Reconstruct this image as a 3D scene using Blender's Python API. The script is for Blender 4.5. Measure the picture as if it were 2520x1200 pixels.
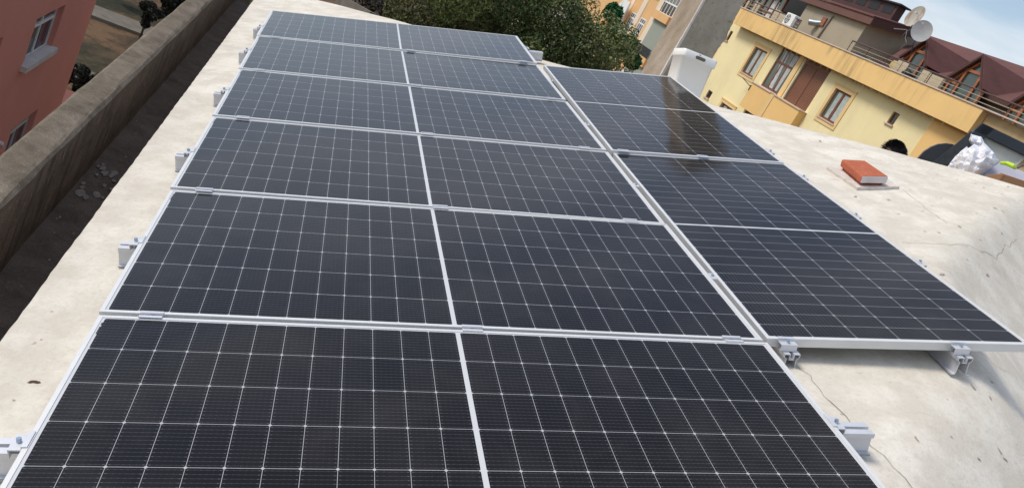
import bpy, math, random
import numpy as np
from mathutils import Matrix, Vector
random.seed(7); rng = np.random.default_rng(7)
S = bpy.context.scene
for o in list(bpy.data.objects): bpy.data.objects.remove(o)

# ------------------------------------------------------------------ camera
FPX = 2160.36
RW = Matrix(((0.876868987822695, -0.15106685846647855, 0.45637657966625694),
             (0.36643692406589023, -0.40445060750112427, -0.8379401451017255),
             (0.31116677019876565, 0.9019969569599671, -0.29929371987903136)))   # world -> lens axes
CAM = Vector((0.20394, -2.60177, 13.61497))
cd = bpy.data.cameras.new("camera"); cam = bpy.data.objects.new("camera", cd); S.collection.objects.link(cam)
cd.sensor_width = 36; cd.lens = 36 * FPX / 2520; cd.clip_start = 0.05; cd.clip_end = 2000
m3 = RW.transposed() @ Matrix(((1, 0, 0), (0, -1, 0), (0, 0, -1)))
cam.matrix_world = Matrix.Translation(CAM) @ m3.to_4x4()
S.camera = cam
S.render.resolution_x = 1024; S.render.resolution_y = 487

# ------------------------------------------------------------------ world and sun
W = bpy.data.worlds.new("World"); S.world = W; W.use_nodes = True
nt = W.node_tree; nt.nodes.clear()
SUN_EL, SUN_AZ = math.radians(48), math.radians(-72)      # azimuth from +Y towards +X
out = nt.nodes.new("ShaderNodeOutputWorld"); bg = nt.nodes.new("ShaderNodeBackground")
sky = nt.nodes.new("ShaderNodeTexSky"); sky.sky_type = 'NISHITA'; sky.sun_disc = False
sky.sun_elevation = SUN_EL; sky.sun_rotation = SUN_AZ; sky.air_density = 1.0; sky.dust_density = 1.4
tc = nt.nodes.new("ShaderNodeTexCoord"); mp = nt.nodes.new("ShaderNodeMapping")
mp.inputs['Rotation'].default_value = (0.2, 0.5, 0.6); mp.inputs['Scale'].default_value = (1.2, 3.6, 9.0)
no = nt.nodes.new("ShaderNodeTexNoise"); no.inputs['Scale'].default_value = 1.3; no.inputs['Detail'].default_value = 6; no.inputs['Roughness'].default_value = .55
cr = nt.nodes.new("ShaderNodeValToRGB"); cr.color_ramp.elements[0].position = .42; cr.color_ramp.elements[1].position = .70
cr.color_ramp.elements[0].color = (.08, .08, .08, 1); cr.color_ramp.elements[1].color = (.80, .80, .80, 1)
mx = nt.nodes.new("ShaderNodeMix"); mx.data_type = 'RGBA'
mx.inputs[7].default_value = (6.6, 6.7, 7.1, 1)
L = nt.links.new
L(tc.outputs['Generated'], mp.inputs[0]); L(mp.outputs[0], no.inputs['Vector']); L(no.outputs['Fac'], cr.inputs[0])
L(cr.outputs[0], mx.inputs[0]); L(sky.outputs[0], mx.inputs[6]); L(mx.outputs[2], bg.inputs[0])
bg.inputs[1].default_value = 0.105; L(bg.outputs[0], out.inputs[0])
sd = bpy.data.lights.new("sun", 'SUN'); sun = bpy.data.objects.new("sun", sd); S.collection.objects.link(sun)
sd.energy = 1.5; sd.angle = math.radians(18); sd.color = (1, .94, .84)
sdir = Vector((math.sin(SUN_AZ) * math.cos(SUN_EL), math.cos(SUN_AZ) * math.cos(SUN_EL), math.sin(SUN_EL)))
sun.rotation_euler = sdir.to_track_quat('Z', 'Y').to_euler(); sun.location = (-20, 10, 40)
S.view_settings.view_transform = 'Standard'; S.view_settings.look = 'None'
S.view_settings.exposure = 0.5; S.view_settings.gamma = 1
S.render.engine = 'CYCLES'

# ------------------------------------------------------------------ geometry helpers
AL = math.asin(.339); CA, SA = math.cos(AL), math.sin(AL)
Z0 = 12.0
MP = Matrix(((CA, 0, -SA, 0), (0, 1, 0, 0), (SA, 0, CA, Z0), (0, 0, 0, 1)))      # roof-slope axes -> world
def P2W(x, y, z): return MP @ Vector((x, y, z))
def ray(u, v):
    d = RW.transposed() @ Vector(((u - 1260) / FPX, (v - 600) / FPX, 1)); return d.normalized()
def at(u, v, X=None, Y=None, Z=None, D=None):     # where a sight line meets a wall / floor plane of the place
    d = ray(u, v)
    if X is not None: t = (X - CAM.x) / d.x
    elif Y is not None: t = (Y - CAM.y) / d.y
    elif Z is not None: t = (Z - CAM.z) / d.z
    else: t = D / math.hypot(d.x, d.y)
    return CAM + d * t

class MB:
    def __init__(s): s.v = []; s.f = []
    def add(s, vs, fs):
        n = len(s.v); s.v += [Vector(p) for p in vs]; s.f += [tuple(i + n for i in f) for f in fs]; return s
    def hexa(s, p):   # 8 points: bottom 4 (ccw seen from above), top 4
        return s.add(p, [(3, 2, 1, 0), (4, 5, 6, 7), (0, 1, 5, 4), (1, 2, 6, 5), (2, 3, 7, 6), (3, 0, 4, 7)])
    def box(s, x0, x1, y0, y1, z0, z1, M=None):
        p = [(x0, y0, z0), (x1, y0, z0), (x1, y1, z0), (x0, y1, z0), (x0, y0, z1), (x1, y0, z1), (x1, y1, z1), (x0, y1, z1)]
        if M is not None: p = [M @ Vector(q) for q in p]
        return s.hexa(p)
    def quad(s, a, b, c, d): return s.add([a, b, c, d], [(0, 1, 2, 3)])
    def prism(s, pts, d):     # polygon extruded by vector d
        n = len(pts); d = Vector(d); a = [Vector(p) for p in pts]; b = [p + d for p in a]
        nn = Vector((0, 0, 0))
        for i in range(n): nn += a[i].cross(a[(i + 1) % n])
        if nn.dot(d) > 0: a, b = b, a
        return s.add(a + b, [tuple(range(n)), tuple(range(2 * n - 1, n - 1, -1))] + [((i + 1) % n, i, n + i, n + (i + 1) % n) for i in range(n)])
    def tube(s, pts, r, n=8, cap=True):
        pts = [Vector(p) for p in pts]; rs = r if isinstance(r, (list, tuple)) else [r] * len(pts)
        base = len(s.v); up = None
        for i, p in enumerate(pts):
            t = (pts[min(i + 1, len(pts) - 1)] - pts[max(i - 1, 0)]).normalized()
            a = t.orthogonal().normalized() if up is None else (up - t * up.dot(t)).normalized()
            up = a; b = t.cross(a)
            for k in range(n):
                w = 2 * math.pi * k / n; s.v.append(p + (a * math.cos(w) + b * math.sin(w)) * rs[i])
        for i in range(len(pts) - 1):
            for k in range(n):
                q = base + i * n; s.f.append((q + k, q + (k + 1) % n, q + n + (k + 1) % n, q + n + k))
        if cap:
            s.f.append(tuple(base + k for k in range(n - 1, -1, -1))); q = base + (len(pts) - 1) * n; s.f.append(tuple(q + k for k in range(n)))
        return s
    def grid(s, fn, nu, nv):
        b = len(s.v)
        for j in range(nv + 1):
            for i in range(nu + 1): s.v.append(Vector(fn(i / nu, j / nv)))
        for j in range(nv):
            for i in range(nu):
                q = b + j * (nu + 1) + i; s.f.append((q, q + 1, q + nu + 2, q + nu + 1))
        return s
    def ball(s, c, r, nu=16, nv=10, M=None):
        c = Vector(c)
        def fn(a, b):
            th = math.pi * (b * .998 + .001); ph = 2 * math.pi * a
            p = Vector((r[0] * math.sin(th) * math.cos(ph), r[1] * math.sin(th) * math.sin(ph), -r[2] * math.cos(th)))
            if M is not None: p = M @ p
            return c + p
        return s.grid(fn, nu, nv)

def tag(o, label=None, cat=None, group=None, kind=None):
    for k, v in (('label', label), ('category', cat), ('group', group), ('kind', kind)):
        if v: o[k] = v
    return o
INV = {}
def thing(name, label, cat, M=(0, 0, 0), group=None):
    o = bpy.data.objects.new(name, None); S.collection.objects.link(o); o.empty_display_size = .2
    M = M if isinstance(M, Matrix) else Matrix.Translation(Vector(M))
    o.matrix_world = M; INV[o.name] = M.inverted(); return tag(o, label, cat, group)
def link(name, mb, mat, parent=None, smooth=False, bevel=0, world=True, base=None, label=None):
    """one mesh object; vertices given in world space unless world=False (then in the root's own space)"""
    inv = None
    if parent is not None:
        inv = INV[parent.name] if world else Matrix.Identity(4)
        if not world: inv = None
    elif base is not None: inv = Matrix.Translation(Vector(base)).inverted()
    vs = [tuple((inv @ p) if inv is not None else p) for p in mb.v]
    me = bpy.data.meshes.new(name); me.from_pydata(vs, [], mb.f); me.update()
    if smooth: me.polygons.foreach_set('use_smooth', [True] * len(me.polygons))
    for m in (mat if isinstance(mat, (list, tuple)) else [mat]): me.materials.append(m)
    o = bpy.data.objects.new(name, me); S.collection.objects.link(o)
    if parent is not None: o.parent = parent; INV[o.name] = INV[parent.name]
    elif base is not None: o.location = base
    if bevel:
        b = o.modifiers.new("bevel", 'BEVEL'); b.width = bevel; b.segments = 2; b.limit_method = 'ANGLE'; b.harden_normals = False
    if label: o['label'] = label
    return o
def single(name, mb, mat, label, cat, group=None, base=None, **k):
    if base is None: c = sum(mb.v, Vector()) / len(mb.v); base = (c.x, c.y, min(p.z for p in mb.v))
    return tag(link(name, mb, mat, base=base, **k), label, cat, group)

# ------------------------------------------------------------------ material helpers
class N:
    def __init__(s, name):
        s.m = bpy.data.materials.new(name); s.m.use_nodes = True; s.t = s.m.node_tree
        s.b = s.t.nodes['Principled BSDF']; s.tc = s.t.nodes.new("ShaderNodeTexCoord")
    def n(s, t, **k):
        x = s.t.nodes.new(t)
        for a, b in k.items(): setattr(x, a, b)
        return x
    def l(s, a, b): s.t.links.new(a, b)
    def inp(s, sock, v):
        if isinstance(v, (int, float)): sock.default_value = v
        elif isinstance(v, (tuple, list)): sock.default_value = v
        else: s.l(v, sock)
    def math(s, op, a, b=0.0, c=0.0):
        x = s.n("ShaderNodeMath", operation=op); s.inp(x.inputs[0], a); s.inp(x.inputs[1], b); s.inp(x.inputs[2], c); return x.outputs[0]
    def noise(s, scale, detail=4, rough=.55, vec=None, dist=0, stretch=None):
        x = s.n("ShaderNodeTexNoise"); x.inputs['Scale'].default_value = scale; x.inputs['Detail'].default_value = detail
        x.inputs['Roughness'].default_value = rough; x.inputs['Distortion'].default_value = dist
        v = vec or s.tc.outputs['Object']
        if stretch:
            mp = s.n("ShaderNodeMapping"); mp.inputs['Scale'].default_value = stretch; s.l(v, mp.inputs[0]); v = mp.outputs[0]
        s.l(v, x.inputs['Vector']); return x.outputs['Fac']
    def ramp(s, f, *st):
        x = s.n("ShaderNodeValToRGB"); e = x.color_ramp.elements
        while len(e) < len(st): e.new(.5)
        for i, (p, c) in enumerate(st): e[i].position = p; e[i].color = (c if isinstance(c, tuple) else (c, c, c)) + (1,)
        s.l(f, x.inputs[0]); return x.outputs[0]
    def mix(s, f, a, b, mode='MIX'):
        x = s.n("ShaderNodeMix", data_type='RGBA', blend_type=mode)
        s.inp(x.inputs[0], f); s.inp(x.inputs[6], a + (1,) if isinstance(a, tuple) else a); s.inp(x.inputs[7], b + (1,) if isinstance(b, tuple) else b); return x.outputs[2]
    def out(s, col=None, rough=None, metal=None, spec=None, bump=None, bs=.3, bd=.01, normal=None):
        if col is not None: s.inp(s.b.inputs['Base Color'], col + (1,) if isinstance(col, tuple) else col)
        if rough is not None: s.inp(s.b.inputs['Roughness'], rough)
        if metal is not None: s.inp(s.b.inputs['Metallic'], metal)
        if spec is not None: s.inp(s.b.inputs['Specular IOR Level'], spec)
        if bump is not None:
            x = s.n("ShaderNodeBump"); x.inputs['Strength'].default_value = bs; x.inputs['Distance'].default_value = bd
            s.l(bump, x.inputs['Height']); s.l(x.outputs[0], s.b.inputs['Normal'])
        return s.m
def plain(name, col, rough=.6, metal=0., var=.12, scale=3., bs=.15, spec=.4):
    n = N(name); f = n.noise(scale, 5, .6)
    c = n.mix(n.ramp(f, (.3, 0.), (.7, 1.)), tuple(x * (1 - var) for x in col), tuple(min(1, x * (1 + var)) for x in col))
    return n.out(c, rough, metal, spec, n.noise(scale * 12, 3), bs, .004)

def m_roof():
    n = N("cream_roof_coating"); a = n.noise(.9, 6, .6, dist=.6); b = n.noise(5, 8, .65); g = n.noise(55, 4, .7)
    c = n.mix(n.ramp(a, (.32, 0.), (.68, 1.)), (.69, .645, .555), (.82, .77, .67))
    c = n.mix(n.ramp(b, (.42, .6), (.60, 0.)), c, (.57, .51, .42))
    c = n.mix(n.ramp(n.noise(2.6, 7, .72, dist=.9), (.54, 0.), (.70, .38)), c, (.50, .455, .385))
    c = n.mix(n.ramp(n.noise(7, 6, .7, stretch=(.45, 1.6, 1)), (.62, 0.), (.72, .45)), c, (.42, .38, .32))
    c = n.mix(n.ramp(n.noise(11, 4, .7, dist=1.2), (.66, 0.), (.74, .42)), c, (.50, .44, .35))
    c = n.mix(n.ramp(g, (.32, .38), (.50, 0.)), c, (.52, .465, .38))
    c = n.mix(n.ramp(n.noise(23, 2, .5), (.74, 0.), (.77, .6)), c, (.32, .27, .21))
    h = n.math('ADD', n.math('MULTIPLY', b, .6), n.math('MULTIPLY', g, .25))
    return n.out(c, .82, 0, .3, h, .75, .014)
def m_oldconc(name, c0, c1, c2, sc=4., streak=False):
    n = N(name); a = n.noise(sc, 8, .7, dist=.4); b = n.noise(sc * 8, 6, .7); g = n.noise(sc * 30, 3)
    c = n.mix(n.ramp(a, (.3, 0.), (.7, 1.)), c0, c1)
    c = n.mix(n.ramp(b, (.58, 0.), (.74, .7)), c, c2)
    if streak:
        s_ = n.noise(5, 5, .7, stretch=(1, 3.5, .35)); c = n.mix(n.ramp(s_, (.52, 0.), (.68, .75)), c, tuple(x * .45 for x in c0))
    c = n.mix(n.ramp(g, (.32, .5), (.5, 0.)), c, tuple(x * .5 for x in c0))
    return n.out(c, .9, 0, .2, n.math('ADD', b, n.math('MULTIPLY', g, .5)), .6, .01)
def m_wall(name, c, stain=None, sc=.5, streak=0.):
    n = N(name); a = n.noise(sc, 6, .6)
    col = n.mix(n.ramp(a, (.3, 0.), (.7, 1.)), tuple(x * .93 for x in c), tuple(min(1, x * 1.06) for x in c))
    if stain:
        s_ = n.noise(1.6, 5, .7, stretch=(1, 2.2, .16)); mk = n.ramp(n.noise(.35, 3, .6), (.44, 0.), (.60, streak)); col = n.mix(n.math('MULTIPLY', n.ramp(s_, (.46, 0.), (.66, 1.)), mk), col, stain)
    return n.out(col, .85, 0, .25, n.noise(40, 3), .12, .004)
def m_cells():
    n = N("photovoltaic_cells"); sp = n.n("ShaderNodeSeparateXYZ"); n.l(n.tc.outputs['Object'], sp.inputs[0])
    x, y = sp.outputs[0], sp.outputs[1]; M = n.math
    CW, PW, CH, PH = .0911, .0924, .1816, .1833
    ax = M('SUBTRACT', M('ABSOLUTE', x), .008); yy = M('ADD', y, PH * 3 - .0009)
    iu = M('FLOOR', M('DIVIDE', ax, PW)); iv = M('FLOOR', M('DIVIDE', yy, PH))
    u = M('SUBTRACT', ax, M('MULTIPLY', iu, PW)); v = M('SUBTRACT', yy, M('MULTIPLY', iv, PH))
    du = M('MINIMUM', u, M('SUBTRACT', CW, u)); dv = M('MINIMUM', v, M('SUBTRACT', CH, v))
    ok = M('MULTIPLY', M('GREATER_THAN', du, 0.), M('GREATER_THAN', dv, 0.))
    ok = M('MULTIPLY', ok, M('GREATER_THAN', M('ADD', du, dv), .0046))
    ok = M('MULTIPLY', ok, M('GREATER_THAN', ax, 0.)); ok = M('MULTIPLY', ok, M('LESS_THAN', ax, PW * 12))
    ok = M('MULTIPLY', ok, M('MULTIPLY', M('GREATER_THAN', yy, 0.), M('LESS_THAN', yy, PH * 6)))
    bp = CH / 11; t = M('ABSOLUTE', M('SUBTRACT', M('FRACT', M('DIVIDE', v, bp)), .5))
    bus = M('LESS_THAN', t, .042)
    pad = M('MULTIPLY', M('LESS_THAN', t, .085), M('LESS_THAN', M('ABSOLUTE', M('SUBTRACT', M('FRACT', M('DIVIDE', u, .0151)), .5)), .12))
    edge = M('MULTIPLY', M('LESS_THAN', t, .09), M('MULTIPLY', M('GREATER_THAN', du, .003), M('LESS_THAN', du, .008)))
    cb = n.n("ShaderNodeCombineXYZ"); n.l(M('ADD', iu, M('MULTIPLY', M('SIGN', x), 31)), cb.inputs[0]); n.l(iv, cb.inputs[1])
    oi = n.n("ShaderNodeObjectInfo"); n.l(M('MULTIPLY', oi.outputs['Random'], 91), cb.inputs[2])
    wn = n.n("ShaderNodeTexWhiteNoise", noise_dimensions='3D'); n.l(cb.outputs[0], wn.inputs[0])
    cell = n.mix(wn.outputs[0], (.0070, .0058, .0066), (.0112, .0095, .0104))
    cell = n.mix(M('MULTIPLY', bus, .48), cell, (.10, .10, .11)); cell = n.mix(M('MULTIPLY', pad, .12), cell, (.20, .20, .22))
    cell = n.mix(M('MULTIPLY', edge, .2), cell, (.24, .24, .26))
    col = n.mix(ok, n.mix(M('MULTIPLY', M('GREATER_THAN', ax, 0.), M('MULTIPLY', M('LESS_THAN', ax, PW * 12 - .0013), M('MULTIPLY', M('GREATER_THAN', yy, 0.), M('LESS_THAN', yy, PH * 6 - .0017)))), (.58, .59, .60), (.46, .465, .48)), cell)
    dust = n.noise(2.4, 7, .75, dist=.8); col = n.mix(n.ramp(dust, (.45, 0.), (.8, .03)), col, (.5, .47, .42))
    r = n.ramp(n.noise(9, 4, .6), (.3, .075), (.7, .12))
    n.b.inputs['IOR'].default_value = 1.26
    return n.out(col, r, 0, .5, n.noise(1.1, 2, .5), .03, .01)
def m_glass(name, col=(.05, .06, .06), rough=.06):
    n = N(name); return n.out(n.mix(n.noise(1.2, 3), tuple(x * .7 for x in col), tuple(x * 1.3 for x in col)), rough, 0, .5)
def m_attr(name, rough=.6):
    n = N(name); a = n.n("ShaderNodeAttribute"); a.attribute_name = 'Col'; n.l(a.outputs['Color'], n.b.inputs['Base Color'])
    n.b.inputs['Roughness'].default_value = rough; n.b.inputs['Specular IOR Level'].default_value = .25; return n.m
def m_ground():
    n = N("yard_ground"); a = n.noise(.09, 6, .65, dist=.5); b = n.noise(.8, 8, .7)
    c = n.mix(n.ramp(a, (.40, 0.), (.56, 1.)), (.032, .034, .020), (.15, .092, .052))
    c = n.mix(n.ramp(b, (.45, 0.), (.62, .8)), c, (.028, .028, .018))
    c = n.mix(n.ramp(n.noise(3.5, 6, .7), (.55, 0.), (.72, .5)), c, (.19, .14, .085))
    return n.out(c, .95, 0, .15, b, .8, .1)

M_ROOF = m_roof()
M_PAR = m_oldconc("weathered_parapet", (.10, .078, .054), (.26, .218, .165), (.42, .38, .31), 6.)
M_PARW = m_oldconc("mossy_shaded_parapet_face", (.055, .040, .030), (.16, .115, .085), (.34, .29, .21), 5., True)  # moss plus shade: inner face coloured darker than the parapet top
M_GUT = m_oldconc("damp_gutter", (.085, .064, .053), (.19, .15, .128), (.34, .30, .26), 5.)
M_ALU = plain("anodised_aluminium", (.72, .72, .71), .45, .25, .05, 8, .05, .5)
M_ALUM = plain("milled_rail_aluminium", (.66, .67, .70), .42, .35, .06, 14, .08, .5)
M_BOLT = plain("zinc_bolt", (.42, .50, .58), .3, .8, .15, 60, .05)
M_CELL = m_cells()
M_BACK = plain("white_backsheet", (.7, .71, .72), .6)
M_YEL = m_wall("pale_yellow_render", (.88, .75, .42), (.70, .57, .30), .5, .5); M_ORG = m_wall("apricot_render", (.83, .535, .215))
M_BAND = m_wall("apricot_parapet_render", (.86, .57, .235), (.40, .28, .13), .5, .9)
M_TRIM = m_wall("apricot_window_trim", (.80, .56, .26)); M_COP = plain("pinkish_coping", (.62, .50, .42), .7)
M_WOOD = plain("red_brown_window_wood", (.17, .058, .028), .45, 0, .25, 6)
M_WOOD2 = plain("orange_brown_window_wood", (.34, .115, .045), .45, 0, .2, 6)
M_SHUT = plain("brown_shutter", (.21, .085, .045), .55, 0, .1, 2)
M_GLS = m_glass("greenish_glass", (.10, .13, .115)); M_GLD = m_glass("dark_glass", (.02, .025, .025))
M_CURT = plain("pale_curtain", (.46, .50, .46), .8, 0, .2, 9); M_CURW = plain("white_curtain", (.62, .62, .60), .8, 0, .15, 5)
M_MAR = m_wall("maroon_roof_sheet", (.155, .068, .060), (.09, .042, .038), .8, .6); M_MARD = m_wall("dark_maroon_trim", (.085, .045, .042))
M_BEIGE = m_wall("beige_cement_render", (.38, .335, .25), (.25, .21, .15), .8, .5); M_GREY = m_wall("shaded_cement_render", (.33, .305, .255), (.19, .17, .14), 1., .5)
M_RAIL = plain("brown_handrail", (.10, .058, .045), .5); M_WIRE = plain("pale_wire_rail", (.42, .38, .27), .5)
M_RED = m_wall("red_render", (.70, .285, .225), None, .4); M_WHT = plain("white_window_frame", (.84, .84, .81), .5, 0, .06)
M_SILL = plain("white_stone_sill", (.62, .58, .54), .7); M_PEACH = m_wall("peach_pillar_render", (.80, .67, .52)); M_ORB = m_wall("orange_panel_render", (.76, .46, .21))
M_GRN = m_wall("sage_wall_render", (.33, .35, .29)); M_BLK = plain("near_black_paint_and_shade", (.018, .018, .02), .6); M_IRON = plain("dark_grey_metal", (.045, .05, .058), .4, .3)
M_TERRA = m_oldconc("terracotta_vent", (.44, .115, .06), (.56, .17, .09), (.60, .40, .32), 5.); M_PLAS = plain("white_plastic", (.86, .85, .80), .35, 0, .03, 2, .02)
M_BAG = plain("white_plastic_bag", (.80, .80, .84), .35, 0, .04, 4, .1); M_CARD = plain("brown_cardboard", (.36, .19, .095), .8, 0, .1, 5)
M_BARK = plain("tree_bark", (.07, .05, .035), .9, 0, .3, 6, .5); M_LEAF = m_attr("leaves", .5)
M_DISH = plain("dish_enamel", (.60, .60, .58), .45); M_SKIN = plain("skin", (.42, .22, .14), .5, 0, .06); M_HAIR = plain("black_hair", (.012, .011, .012), .45, 0, .3, 30)
M_SHIRT = plain("dark_blue_shirt", (.04, .06, .12), .8); M_JEANS = plain("grey_trousers", (.08, .08, .09), .85)
M_CRACK = plain("crack_dirt", (.24, .185, .14), .9); M_STAIN = plain("footprint_dirt", (.40, .35, .28), .9, 0, .5, 60)
M_PAVE = m_oldconc("path_concrete", (.12, .108, .085), (.22, .20, .16), (.27, .25, .21), 1.6)
M_GROUND = m_ground()

# ------------------------------------------------------------------ ground
g = MB().quad((-600, -600, 0), (600, -600, 0), (600, 900, 0), (-600, 900, 0)); tag(link('ground', g, M_GROUND), kind='structure')
def strip(name, a, b, w, z, h=.05):
    a = Vector(a); b = Vector(b); d = (b - a).normalized(); n = Vector((-d.y, d.x, 0)) * w / 2; q = MB()
    q.prism([a - n + Vector((0, 0, z)), b - n + Vector((0, 0, z)), b + n + Vector((0, 0, z)), a + n + Vector((0, 0, z))], (0, 0, h))
    return tag(link(name, q, M_PAVE), kind='structure')
strip('path', (-22, 44.5, 0), (14, 52.6, 0), 2.2, -.02, .06)
strip('path', (-22, 36.9, 0), (12, 37.3, 0), 1.3, -.02, .10)
strip('path', (-24, 66, 0), (16, 73, 0), 2.4, -.02, .07)
strip('kerb', (-22, 43.1, 0), (14, 51.2, 0), .25, -.02, .18)
strip('kerb', (-22, 53.6, 0), (14, 61.5, 0), .25, -.02, .2)

# ------------------------------------------------------------------ our own building with its hipped cream roof
own = thing('apartment_building', 'building underfoot with cream coated hip roof, dark gutter and old concrete parapet', 'building', (0, 0, 0))
NEAR = [Vector(p) for p in [(1.2, -2.6), (2.44, -.64), (2.83, -.24), (3.12, .06), (3.665, 1.16), (4.24, 1.72), (4.95, 2.36), (5.7, 2.85), (9, 4.4)]]
def sd_near(x, y):     # signed distance to the near hip (positive on the lower right side)
    best = 1e9; sg = 1; p = Vector((x, y))
    for a, b in zip(NEAR[:-1], NEAR[1:]):
        d = b - a; t = max(0, min(1, (p - a).dot(d) / d.dot(d))); q = a + d * t; l = (p - q).length
        if l < best: best = l; sg = 1 if d.x * (p - a).y - d.y * (p - a).x < 0 else -1
    return best * sg
def softp(d, w): return w * math.log1p(math.exp(min(30, d / w)))
def wob(x, y): return .006 * math.sin(2.1 * x + 1.3 * y) * math.sin(1.7 * y - .9 * x) + .004 * math.sin(6.3 * x + 2) * math.sin(5.1 * y) 
def roofz(x, y):
    z = 11.789 + .3605 * (x + .2376)
    z -= .74 * softp(sd_near(x, y), .022 if y > .9 else .022 + .06 * min(1, .9 - y))
    z -= .55 * softp((x + y - 7.872) / 1.4142, .02)
    return z + wob(x, y) * (1 if x > .1 else 0.3)
def xr(y): return min(8.2, 7.872 - y + .75)
mb = MB()
NU, NV = 150, 230
def rf(a, b):
    y = -5.2 + b * 13.7; x0 = -.2376 + .0006 * math.sin(9 * y) + .0015 * math.sin(43 * y + 1) + .0012 * math.sin(97 * y); x = x0 + (max(.05, xr(y)) - x0) * a
    return (x, y, roofz(x, y))
mb.grid(rf, NU, NV)
for j in range(NV):           # thick edge of the coating on the gutter side and the far side
    for a in (0., 1.):
        p, q = Vector(rf(a, j / NV)), Vector(rf(a, (j + 1) / NV)); dz = Vector((0, 0, -.34 if a == 0 else -.5))
        (mb.quad(p, q, q + dz, p + dz) if a == 0 else mb.quad(q, p, p + dz, q + dz))
roof = link('roof', mb, M_ROOF, own, smooth=True)
mb = MB().box(-.515, -.215, -5.2, 8.5, 11.30, 11.425); link('gutter_floor', mb, M_GUT, own)
mb = MB()
def pwall(x0, x1, z0, z1):
    n = 90
    prof = [(x1, z0), (x1 + .004, z1 - .02), (x1 - .012, z1 - .004), (x1 - .03, z1), (x0 + .015, z1), (x0, z1 - .012), (x0, z0)]
    for i in range(n + 1):
        y = -5.2 + 17 * i / n
        for k, (x, z) in enumerate(prof):
            j = 0 if k in (6,) else 1
            mb.v.append(Vector((x + j * (rng.normal() * .0022), y, z + (rng.normal() * .0018 if 0 < k < 6 else 0))))
    m = len(prof)
    for i in range(n):
        for k in range(m - 1): q = i * m + k; mb.f.append((q, q + 1, q + m + 1, q + m))
pwall(-.644, -.497, 8.5, 11.90)
par = link('parapet', mb, M_PAR, own)
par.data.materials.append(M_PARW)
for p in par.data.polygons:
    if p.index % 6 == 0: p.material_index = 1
# white debris and lime patches in the gutter, moss and lime drips on the parapet face
M_LIME = plain("lime_white", (.24, .21, .185), .9, 0, .3, 30)
for _ in range(46):
    y = random.choice([random.uniform(.8, 3.4), random.uniform(1.9, 2.5)]); x = random.uniform(-.47, -.26); r = random.uniform(.003, .013) * (2 if 1.9 < y < 2.6 else .6)
    k = 9; zz_ = 11.4275 + _ * .00012; mb = MB().add([(x + r * random.uniform(.5, 1) * math.cos(6.283 * i / k), y + 2.2 * r * random.uniform(.5, 1) * math.sin(6.283 * i / k), zz_) for i in range(k)], [tuple(range(k))]); link('lime_patch', mb, M_LIME, own)
for _ in range(26):
    y = random.uniform(-1, 7); z = random.uniform(11.62, 11.87); h = random.uniform(.02, .07); w = random.uniform(.002, .005)
    mb = MB().quad((-.4905, y, z), (-.4905, y + w, z), (-.4905, y + w * 2.5, z - h), (-.4905, y + w, z - h)); link('lime_drip', mb, M_LIME, own)
mb = MB()
mb.box(-.643, 6.9, -5.2, -5.0, 0, 11.2); mb.box(-.643, -.5, -5.0, 11.8, 0, 8.5)
mb.quad((-.5, 8.5, 0), (7.5, 3.6, 0), (7.5, 3.6, 11.3), (-.5, 8.5, 11.3)); mb.quad((6.9, -5, 0), (7.5, 3.6, 0), (7.5, 3.6, 11.3), (6.9, -5, 11.3))
link('wall', mb, m_wall("own_wall_render", (.42, .37, .29)), own)
mb = MB().prism([(2.6, 5.6, 11.7), (8.6, 1.2, 11.7), (10.5, 4.4, 11.7), (7.5, 8.0, 11.7), (3.2, 8.2, 11.7)], (0, 0, .15)); link('terrace', mb, M_PAVE, own)
def on_roof(u, v, h=0., it=25):     # where a sight line meets the roof
    d = ray(u, v); t = 2.5
    for _ in range(4000):
        p = CAM + d * t
        if p.z <= roofz(p.x, p.y) + h: break
        t += .004
    return Vector((p.x, p.y, roofz(p.x, p.y) + h))
def ribbon(mb, pts, w, h=.003, jit=.006):
    out_ = []
    for a, b in zip(pts[:-1], pts[1:]):
        n = max(2, int((b - a).length / .04))
        for i in range(n): out_.append(a.lerp(b, i / n) + Vector((random.gauss(0, jit), random.gauss(0, jit), 0)))
    out_.append(pts[-1])
    L_, R_ = [], []
    for i, p in enumerate(out_):
        t = (out_[min(i + 1, len(out_) - 1)] - out_[max(i - 1, 0)]); n = Vector((-t.y, t.x, 0)).normalized() * w * random.uniform(.4, 1.1)
        for s, q in ((L_, p + n), (R_, p - n)): s.append(Vector((q.x, q.y, roofz(q.x, q.y) + h)))
    for i in range(len(out_) - 1): mb.quad(L_[i], R_[i], R_[i + 1], L_[i + 1])
mb = MB()
for line, w in [([(1925, 868), (1985, 925), (2060, 1010), (2140, 1100), (2245, 1205)], .0032), ([(1995, 358), (2075, 374), (2170, 398)], .0035),
                ([(2205, 455), (2260, 500), (2330, 550)], .0028), ([(2185, 412), (2260, 430), (2370, 458), (2470, 480)], .0025),
                ([(2220, 597), (2350, 602), (2405, 615), (2450, 636), (2470, 610), (2503, 590)], .0028), ([(2405, 860), (2450, 900), (2503, 930)], .0022)]:
    mb = MB(); ribbon(mb, [on_roof(*p) for p in line], w * .42); link('crack', mb, M_CRACK, own)
def blot(u, v, r, el=2.2, ang=None, nm='stain', mat=None):
    mb = MB()
    c = on_roof(u, v); k = 10; a0 = random.uniform(0, 3.14) if ang is None else ang; ps = []
    for i in range(k):
        t = 6.283 * i / k; q = r * random.uniform(.55, 1.1); dx, dy = q * el * math.cos(t), q * math.sin(t)
        x = c.x + dx * math.cos(a0) - dy * math.sin(a0); y = c.y + dx * math.sin(a0) + dy * math.cos(a0); ps.append((x, y, roofz(x, y) + .003))
    mb.add(ps, [tuple(range(k))]); return link(nm, mb, mat or M_STAIN, own)
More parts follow.
